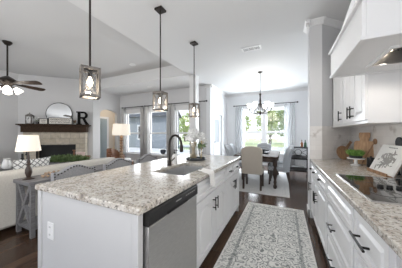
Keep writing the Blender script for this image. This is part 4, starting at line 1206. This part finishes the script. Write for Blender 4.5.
# leather armchair
t = thing('armchair', 'brown leather armchair with rounded back near the arch', 'armchair', (-4.72, 4.02, 0), R(115))
N = 14
mb = MB(); poly = []
for k in range(N + 1):
    a = PI * k / N
    poly.append((0.38 * math.cos(a), 0.36 * math.sin(a)))
inn = [(x * 0.70, y * 0.62) for x, y in poly]
for k in range(N):
    hgt = 0.60 + 0.25 * math.sin(PI * (k + 0.5) / N) ** 1.2
    mb.prism([poly[k], poly[k + 1], inn[k + 1], inn[k]], 0.18, hgt)
bmesh.ops.remove_doubles(mb.bm, verts=mb.bm.verts, dist=1e-4)
mb.build('backrest', LEATHER, t, smooth=60)
B(-0.27, 0.27, -0.36, 0.20, 0.20, 0.45).build('seat_cushion', LEATHER, t, bevel=0.04, seg=3)
for x in (-0.25, 0.25):
    for y in (-0.28, 0.24): MB().cyl((x, y, 0.2), (x, y, 0), 0.025, 0.016).build('leg', TURNW, t)
# small wood table with boxes of decor beside the chair
t = thing('wood_side_table', 'reddish wood side table between fireplace and leather armchair', 'table', (-5.72, 3.36, 0))
B(-0.26, 0.26, -0.22, 0.22, 0.60, 0.635).build('tabletop', TURNW, t, smooth=0)
for x in (-0.22, 0.22):
    for y in (-0.18, 0.18): MB().cyl((x, y, 0.6), (x, y, 0), 0.025).build('leg', TURNW, t)
t = thing('candlestick', 'turned reddish candlestick on the wood side table', 'candlestick', (-5.82, 3.30, 0.6355))
MB().lathe([(0.06, 0), (0.06, 0.015), (0.02, 0.03), (0.03, 0.07), (0.018, 0.11), (0.028, 0.15), (0.045, 0.165), (0.045, 0.18), (0.001, 0.18)]).build('holder', LEATHER, t)
t = thing('decor_box', 'pale pink box on the wood side table', 'box', (-5.63, 3.38, 0.6355), R(15))
B(-0.1, 0.1, -0.07, 0.07, 0, 0.09).build('box', mat('pale_pink', (0.62, 0.48, 0.44), 0.7), t, bevel=0.003)
B(-0.105, 0.105, -0.075, 0.075, 0.091, 0.115).build('lid', MATS['pale_pink'], t, bevel=0.003)
# end table and tall lamp by the windows
t = thing('end_table', 'white end table under the tall lamp near the nook windows', 'table', (-4.13, 3.58, 0))
MB().cyl((0, 0, 0.575), (0, 0, 0.605), 0.25, n=32).build('tabletop', TRIM, t)
MB().lathe([(0.16, 0), (0.16, 0.02), (0.04, 0.05), (0.035, 0.55), (0.10, 0.574)]).build('pedestal', TRIM, t)
t = thing('tall_table_lamp', 'turned wood buffet lamp with lit shade near the nook windows', 'lamp', (-4.13, 3.58, 0.6055))
pr = [(0.085, 0), (0.09, 0.02), (0.05, 0.035)]
z = 0.04
while z < 0.58:
    pr += [(0.03, z), (0.048, z + 0.025), (0.048, z + 0.045), (0.03, z + 0.065)]
    z += 0.075
pr += [(0.012, 0.66), (0.012, 0.85), (0.001, 0.85)]
MB().lathe(pr).build('base', TURNW, t)
MB().lathe([(0.235, 0.66), (0.215, 0.97), (0.212, 0.97), (0.232, 0.66)], n=36).build('lamp_shade', SHADE, t)
MB().cyl((0, 0, 0.85), (0, 0, 0.94), 0.006).build('finial', BRONZE, t)
light('lamp_glow', 'POINT', (-4.13, 3.58, 0.6 + 0.80), 4, (1, 0.85, 0.65), 0.05)

# ------------------------------------------------------------------ curtains and rods
def curtain(label, x0, x1, z0, z1, y, folds, m, group, amp=0.03):
    mb = MB(); n_ = folds * 8
    v = []; f = []
    xc = (x0 + x1) / 2; hw = (x1 - x0) / 2
    for j, z in enumerate((0.0, 0.06, 0.5, 1.0)):
        for i in range(n_ + 1):
            u = i / n_
            k = 1.0 if j != 1 else 0.97
            v.append((-hw * k + 2 * hw * k * u, amp * math.sin(u * folds * 2 * PI) * (0.7 + 0.3 * (1 - z)), (z1 - z0) * (1 - z)))
    for j in range(3):
        for i in range(n_):
            a = j * (n_ + 1) + i
            f.append((a, a + 1, a + n_ + 2, a + n_ + 1))
    o = mb.add(v, f).build('curtain', m, smooth=180, solid=0.004)
    tag(o, label, 'curtain', group)
    o.location = (xc, y, z0)
    return o
def rod(label, x0, x1, z, y):
    t = thing('curtain_rod', label, 'curtain rod', ((x0 + x1) / 2, y, z), 0)
    hw = (x1 - x0) / 2
    MB().cyl((-hw, 0, 0), (hw, 0, 0), 0.014, n=10).build('pole', BLACK, t)
    for s_ in (-1, 1):
        MB().ball((s_ * (hw + 0.02), 0, 0), 0.032, 10, 8).build('finial', BLACK, t)
        MB().box(s_ * (hw - 0.1) - 0.01, s_ * (hw - 0.1) + 0.01, 0.0, 0.0995, -0.012, 0.012).build('bracket', BLACK, t)
RY = 5.80
wn_ = ['first nook window from the arch', 'middle nook window', 'nook window beside the column']
for i, (a, b_) in enumerate(WINS):
    rod('black curtain rod over the ' + wn_[i], a - 0.12, b_ + (0.10 if i < 2 else 0.42), 2.47, RY)
    curtain('gray trellis curtain on the arch side of the ' + wn_[i], a - 0.16, a - 0.0, 0.02, 2.445, RY, 3, CURT, 'gray trellis curtains at the nook windows')
    curtain('gray trellis curtain on the dining side of the ' + wn_[i], b_ + 0.0, b_ + 0.16, 0.02, 2.445, RY, 3, CURT, 'gray trellis curtains at the nook windows')
rod('long black curtain rod over the dining window', -2.02, 0.42, 2.53, RY + 2.0)
curtain('sheer white curtain on the door side of the dining window', -1.98, -1.62, 0.02, 2.505, RY + 2.0, 4, SHEER, 'sheer dining curtains')
curtain('sheer white curtain on the bar cart side of the dining window', -0.03, 0.36, 0.02, 2.505, RY + 2.0, 4, SHEER, 'sheer dining curtains')

# ------------------------------------------------------------------ dining
tag(B(-0.96, 0.96, -1.3, 1.3, 0, 0.01).build('dining_rug', DRUG, smooth=0), 'large pale rug under the dining table', 'rug').location = (-0.87, 5.35, 0.0005)
DZ = 0.0125
TCX, TCY = -0.66, 5.35
t = thing('dining_table', 'dark wood dining table with turned legs on the pale rug', 'table', (TCX, TCY, DZ))
B(-0.52, 0.52, -0.88, 0.88, 0.715, 0.755).build('tabletop', MANTELW, t, bevel=0.006)
B(-0.44, 0.44, -0.80, 0.80, 0.62, 0.714).build('apron', DARKW, t, smooth=0)
for x in (-1, 1):
    for y in (-1, 1):
        MB().lathe([(0.03, 0), (0.04, 0.02), (0.045, 0.06), (0.025, 0.10), (0.035, 0.13), (0.035, 0.16), (0.025, 0.20), (0.05, 0.32), (0.05, 0.42), (0.028, 0.50), (0.05, 0.54), (0.05, 0.62), (0.045, 0.714)], c=(x * 0.45, y * 0.78, 0), n=16).build('leg', DARKW, t)
# parsons chair (front faces -Y locally, back at +Y)
t = thing('dining_chair', 'beige linen dining chair with its back to the kitchen', 'chair', (-0.69, 4.47, DZ), R(180))
poly = [(-0.225, 0.36), (0.225, 0.36), (0.235, 0.90)] + [(0.235 * math.cos(a), 0.90 + 0.11 * math.sin(a) ** 0.7) for a in [PI * k / 12 for k in range(1, 12)]] + [(-0.235, 0.90)]
sh = Matrix(((1, 0, 0, 0), (0, 1, 0.09, -0.045), (0, 0, 1, 0), (0, 0, 0, 1)))
MB().prism(poly, 0.18, 0.265, axis='y', M=sh).build('backrest', BEIGE, t, bevel=0.018, seg=3)
B(-0.23, 0.23, -0.24, 0.178, 0.36, 0.49).build('seat', BEIGE, t, bevel=0.025, seg=3)
for x in (-0.195, 0.195):
    for y in (-0.20, 0.20): MB().bar((x, y, 0.37), (x, y * 1.08, 0), 0.042).build('leg', DARKW, t, smooth=0)
# patterned barrel chairs
def make_barrel(label, loc, rz):
    t = thing('patterned_chair', label, 'chair', loc, rz, 'patterned side chairs at the dining table')
    N = 12; mb = MB()
    rows = []
    for (z, lean, wing) in ((0.34, 0.0, 0.10), (0.49, 0.01, 0.10), (0.65, 0.03, 0.09), (0.80, 0.055, 0.08), (0.93, 0.085, 0.05), (0.97, 0.095, 0.04)):
        ring_o = []; ring_i = []
        for k in range(N + 1):
            u = k / N * 2 - 1
            y = 0.22 + lean - wing * abs(u) ** 3
            hz = z - (0.05 * u * u if z > 0.9 else 0)
            ring_o.append(mb.bm.verts.new((0.235 * u, y + 0.03, hz)))
            ring_i.append(mb.bm.verts.new((0.235 * u * 0.94, y - 0.035, hz)))
        rows.append(ring_o + ring_i[::-1])
    m_ = len(rows[0])
    for a, c in zip(rows, rows[1:]):
        for k in range(m_): mb.bm.faces.new((a[k], a[(k + 1) % m_], c[(k + 1) % m_], c[k]))
    for rw in (rows[0], rows[-1]):
        for k in range(N): mb.bm.faces.new((rw[k], rw[k + 1], rw[m_ - 2 - k], rw[m_ - 1 - k]))
    mb.build('backrest', PATCH, t, smooth=60)
    B(-0.215, 0.215, -0.25, 0.17, 0.36, 0.48).build('seat', PATCH, t, bevel=0.03, seg=3)
    for x in (-0.18, 0.18):
        MB().bar((x, -0.2, 0.37), (x, -0.22, 0), 0.038).build('leg', DARKW, t, smooth=0)
        MB().bar((x, 0.17, 0.37), (x, 0.26, 0.004), 0.038).build('leg', DARKW, t, smooth=0)
    return t
c0 = make_barrel('gray patterned dining chair nearest the kitchen, by the bar cart side', (-0.14, 5.08, DZ), R(-90))
dup(c0, 'gray patterned dining chair nearest the window, by the bar cart side', (-0.14, 5.75, DZ), R(-90))
dup(c0, 'gray patterned dining chair nearest the kitchen, on the door side', (-1.30, 5.25, DZ), R(90))
dup(c0, 'gray patterned dining chair nearest the window, on the door side', (-1.36, 5.92, DZ), R(90))
t = thing('end_chair', 'gray dining chair at the window end of the table', 'chair', (-0.66, 6.36, DZ), 0)
for o in c0.children: copy_tree(o, t)
# centrepiece
t = thing('centerpiece_tray', 'black tray with black lantern box on the dining table', 'tray', (TCX + 0.08, TCY + 0.05, DZ + 0.7555))
B(-0.16, 0.16, -0.32, 0.32, 0, 0.012).box(-0.17, -0.16, -0.33, 0.33, 0, 0.04).box(0.16, 0.17, -0.33, 0.33, 0, 0.04).box(-0.16, 0.16, -0.33, -0.32, 0, 0.04).box(-0.16, 0.16, 0.32, 0.33, 0, 0.04).build('tray', CHARC, t, smooth=0)
for k, (y, lab) in enumerate(((-0.16, 'dark votive bowl on the table tray, nearest the kitchen'), (0.04, 'dark votive bowl in the middle of the table tray'), (0.22, 'dark votive bowl on the table tray, nearest the window'))):
    o = tag(MB().lathe([(0.03, 0), (0.06, 0.02), (0.075, 0.06), (0.07, 0.06), (0.055, 0.025), (0.001, 0.012)]).build('votive_bowl', CHARC), lab, 'bowl', 'votive bowls on the dining table')
    o.location = (TCX + 0.08, TCY + 0.05 + y, DZ + 0.7555 + 0.0125)
# bar cart
t = thing('bar_cart', 'black metal cart with wire baskets against the dining window', 'cart', (0.36, 6.2, 0))
mb = MB()
for x in (-0.26, 0.26):
    for y in (-0.17, 0.17): mb.bar((x, y, 0.04), (x, y, 0.90), 0.026)
for z in (0.89, 0.56, 0.20):
    for y in (-0.17, 0.17): mb.bar((-0.26, y, z), (0.26, y, z), 0.026)
    for x in (-0.26, 0.26): mb.bar((x, -0.17, z), (x, 0.17, z), 0.016)
mb.build('frame', BLACK, t, smooth=0)
for z in (0.54, 0.18):
    B(-0.25, 0.25, -0.165, 0.165, z, z + 0.01).build('shelf', CHARC, t, smooth=0)
for z in (0.54, 0.18):
    mb = MB()
    for k in range(27):
        x = -0.247 + k * 0.019
        mb.cyl((x, -0.168, z), (x, -0.168, z + 0.12), 0.005, n=5)
        mb.cyl((x, 0.168, z), (x, 0.168, 0.89 if z > 0.5 else 0.54), 0.004, n=5)
    mb.cyl((-0.25, -0.168, z + 0.12), (0.25, -0.168, z + 0.12), 0.006, n=6)
    mb.cyl((-0.25, 0.168, z), (0.25, 0.168, z), 0.006, n=6)
    for x in (-0.25, 0.25): mb.bar((x, -0.17, z + 0.001), (x, 0.17, z + 0.001), 0.012)
    mb.build('wire_rail', BLACK, t)
mb = MB()
rr_ = 0.085
mb.tube([(rr_ * math.cos(2 * PI * k / 24) - 0.0, -0.17, 0.755 + rr_ * math.sin(2 * PI * k / 24)) for k in range(24)], 0.008, 6, True)
for s_ in (-1, 1):
    mb.tube([(s_ * 0.085, -0.17, 0.755), (s_ * 0.16, -0.17, 0.80), (s_ * 0.25, -0.17, 0.86)], 0.006, 6).tube([(s_ * 0.085, -0.17, 0.755), (s_ * 0.16, -0.17, 0.71), (s_ * 0.25, -0.17, 0.65)], 0.006, 6)
mb.build('scroll_panel', BLACK, t)
B(-0.265, 0.265, -0.175, 0.175, 0.899, 0.912).build('top', CHARC, t, smooth=0)
for x in (-0.26, 0.26):
    for y in (-0.17, 0.17): MB().cyl((x, y - 0.01, 0.03), (x, y + 0.01, 0.03), 0.03, n=14).build('wheel', BPLAST, t)
for k, (x, lab, m) in enumerate(((0.10, 'amber bottle standing on the black cart', mat('amber_glass', (0.30, 0.12, 0.05), 0.15)), (0.19, 'green bottle standing on the black cart', mat('green_glass', (0.05, 0.12, 0.07), 0.15)))):
    t = thing('bottle', lab, 'bottle', (0.36 + x, 6.16, 0.9125))
    MB().lathe([(0.035, 0), (0.037, 0.01), (0.037, 0.11), (0.014, 0.15), (0.013, 0.19), (0.001, 0.19)]).build('body', m, t)
    MB().cyl((0, 0, 0.1905), (0, 0, 0.21), 0.014).build('cap', BLACK, t)
t = thing('woven_basket', 'pale basket on the middle shelf of the black cart', 'basket', (0.34, 6.22, 0.5505))
MB().lathe([(0.10, 0), (0.13, 0.03), (0.14, 0.10), (0.13, 0.10), (0.12, 0.035), (0.001, 0.02)]).build('basket', mat('pale_wicker', (0.26, 0.26, 0.26), 0.9), t)
t = thing('linen_stack', 'pale folded linen on the bottom shelf of the black cart', 'linen', (0.36, 6.2, 0.1905))
for k in range(3): B(-0.17, 0.17, -0.12, 0.12, 0.001 + k * 0.042, 0.04 + k * 0.042).build('folded_cloth', MATS['pale_wicker'], t, bevel=0.012)
# chandelier
CHX, CHY = -0.63, 5.28
t = thing('chandelier', 'bronze chandelier with upturned white glass shades over the dining table', 'chandelier', (CHX, CHY, H), R(12))
MB().lathe([(0.065, 0), (0.065, -0.015), (0.03, -0.035), (0.012, -0.04)]).build('canopy', BRONZE, t)
MB().cyl((0, 0, -0.035), (0, 0, -0.62), 0.008).build('stem', BRONZE, t)
MB().lathe([(0.008, -0.60), (0.035, -0.62), (0.022, -0.66), (0.018, -0.72), (0.03, -0.84), (0.014, -0.88), (0.012, -1.10), (0.03, -1.13), (0.045, -1.16), (0.03, -1.19), (0.008, -1.22), (0.001, -1.23)]).build('column', BRONZE, t)
for k in range(6):
    a = 2 * PI * k / 6
    ca, sa = math.cos(a), math.sin(a)
    am = MB().tube([(0.02 * ca, 0.02 * sa, -1.14), (0.12 * ca, 0.12 * sa, -1.175), (0.22 * ca, 0.22 * sa, -1.15), (0.29 * ca, 0.29 * sa, -1.08), (0.30 * ca, 0.30 * sa, -1.02)], 0.010, 8).build('arm', BRONZE, t)
    MB().lathe([(0.001, -1.025), (0.03, -1.02), (0.014, -1.0)], c=(0.30 * ca, 0.30 * sa, 0), n=12).build('cup', BRONZE, am)
    MB().lathe([(0.02, -1.015), (0.045, -0.995), (0.056, -0.95), (0.062, -0.89), (0.058, -0.89), (0.052, -0.95), (0.001, -1.0)], c=(0.30 * ca, 0.30 * sa, 0), n=18).build('glass_shade', GLOWG, t)
mb = MB()
for k in range(6):
    a = 2 * PI * k / 6
    mb.tube([(0.015 * math.cos(a), 0.015 * math.sin(a), -0.86), (0.06 * math.cos(a), 0.06 * math.sin(a), -0.98), (0.12 * math.cos(a), 0.12 * math.sin(a), -1.10), (0.16 * math.cos(a), 0.16 * math.sin(a), -1.168)], 0.006, 6)
mb.build('stay_rods', BRONZE, t)
light('chandelier_glow', 'POINT', (CHX, CHY, H - 0.80), 9, (1, 0.93, 0.84), 0.25)

# ------------------------------------------------------------------ outdoors
struct('ground_lawn', B(-40, 40, 6.10, 60, -0.45, -0.15), LAWN, smooth=0)
struct('ground_patio', B(-14, -2.56, 6.10, 13.4, -0.40, -0.05), ROAD, smooth=0)
struct('ground_road', B(-40, 40, 17, 21, -0.145, -0.13), ROAD, smooth=0)
t = thing('neighbor_house', 'blue-gray sided house beyond the nook windows', 'house', (-11.5, 13.5, -0.15))
B(-7.5, 1.8, 0, 2, 0, 3.1).build('walls', SIDING, t, smooth=0)
MB().prism([(-0.4, 3.1), (2.4, 3.1), (1.0, 4.6)], -8.0, 1.9, axis='x').build('roof', CHARC, t, smooth=0)
for x in (-5, -1.2):
    f_ = B(x - 0.55, x + 0.55, -0.06, -0.001, 0.9, 2.3).build('window', TRIM, t, smooth=0)
    B(x - 0.47, x + 0.47, -0.07, -0.061, 0.98, 2.22).build('pane', DGLASS, f_, smooth=0)
for k, z in enumerate((0.6, 1.2, 1.8, 2.4)):
    pass
def tree(label, x, y, h, rr_, m, n_):
    t = thing('shade_tree', label, 'tree', (x, y, -0.15), 0, 'trees beyond the lawn')
    MB().tube([(0, 0, 0), (0.08, 0, h * 0.3), (0.0, 0.1, h * 0.6)], [0.22, 0.17, 0.08], 10).build('trunk', BARK, t)
    mb = MB()
    lobes = [(random.uniform(-1, 1) * rr_ * 0.7, random.uniform(-1, 1) * rr_ * 0.5, h * random.uniform(0.35, 0.95), rr_ * random.uniform(0.4, 0.62)) for _ in range(9)]
    for k in range(n_):
        lx, ly, lz, lr = random.choice(lobes)
        d = Vector((random.gauss(0, 1), random.gauss(0, 1), random.gauss(0, 1))).normalized()
        p = Vector((lx, ly, lz)) + d * lr * random.uniform(0.6, 1.0)
        mb.leaf(p, d + Vector((random.uniform(-0.6, 0.6), random.uniform(-0.6, 0.6), -0.2)), random.uniform(0.3, 0.55), 0.28)
    mb.build('foliage', m, t, smooth=0)
tree('pale green tree behind the mullion of the dining window', -1.9, 27.0, 6.5, 2.2, TREEG, 1500)
tree('dark leafy tree beyond the dining window on the bar cart side', 0.9, 23.0, 5.0, 1.4, TREED, 1300)
tree('pale green tree beyond the dining window on the door side', -6.3, 24.0, 6.0, 1.9, TREEG, 1300)
tree('small tree beyond the dining window, behind the bar cart curtain', 4.9, 28.0, 6.5, 2.0, TREEG, 1200)
tree('tall tree showing in the nook window beside the column', -17.5, 30.0, 5.0, 2.4, TREEG, 1200)
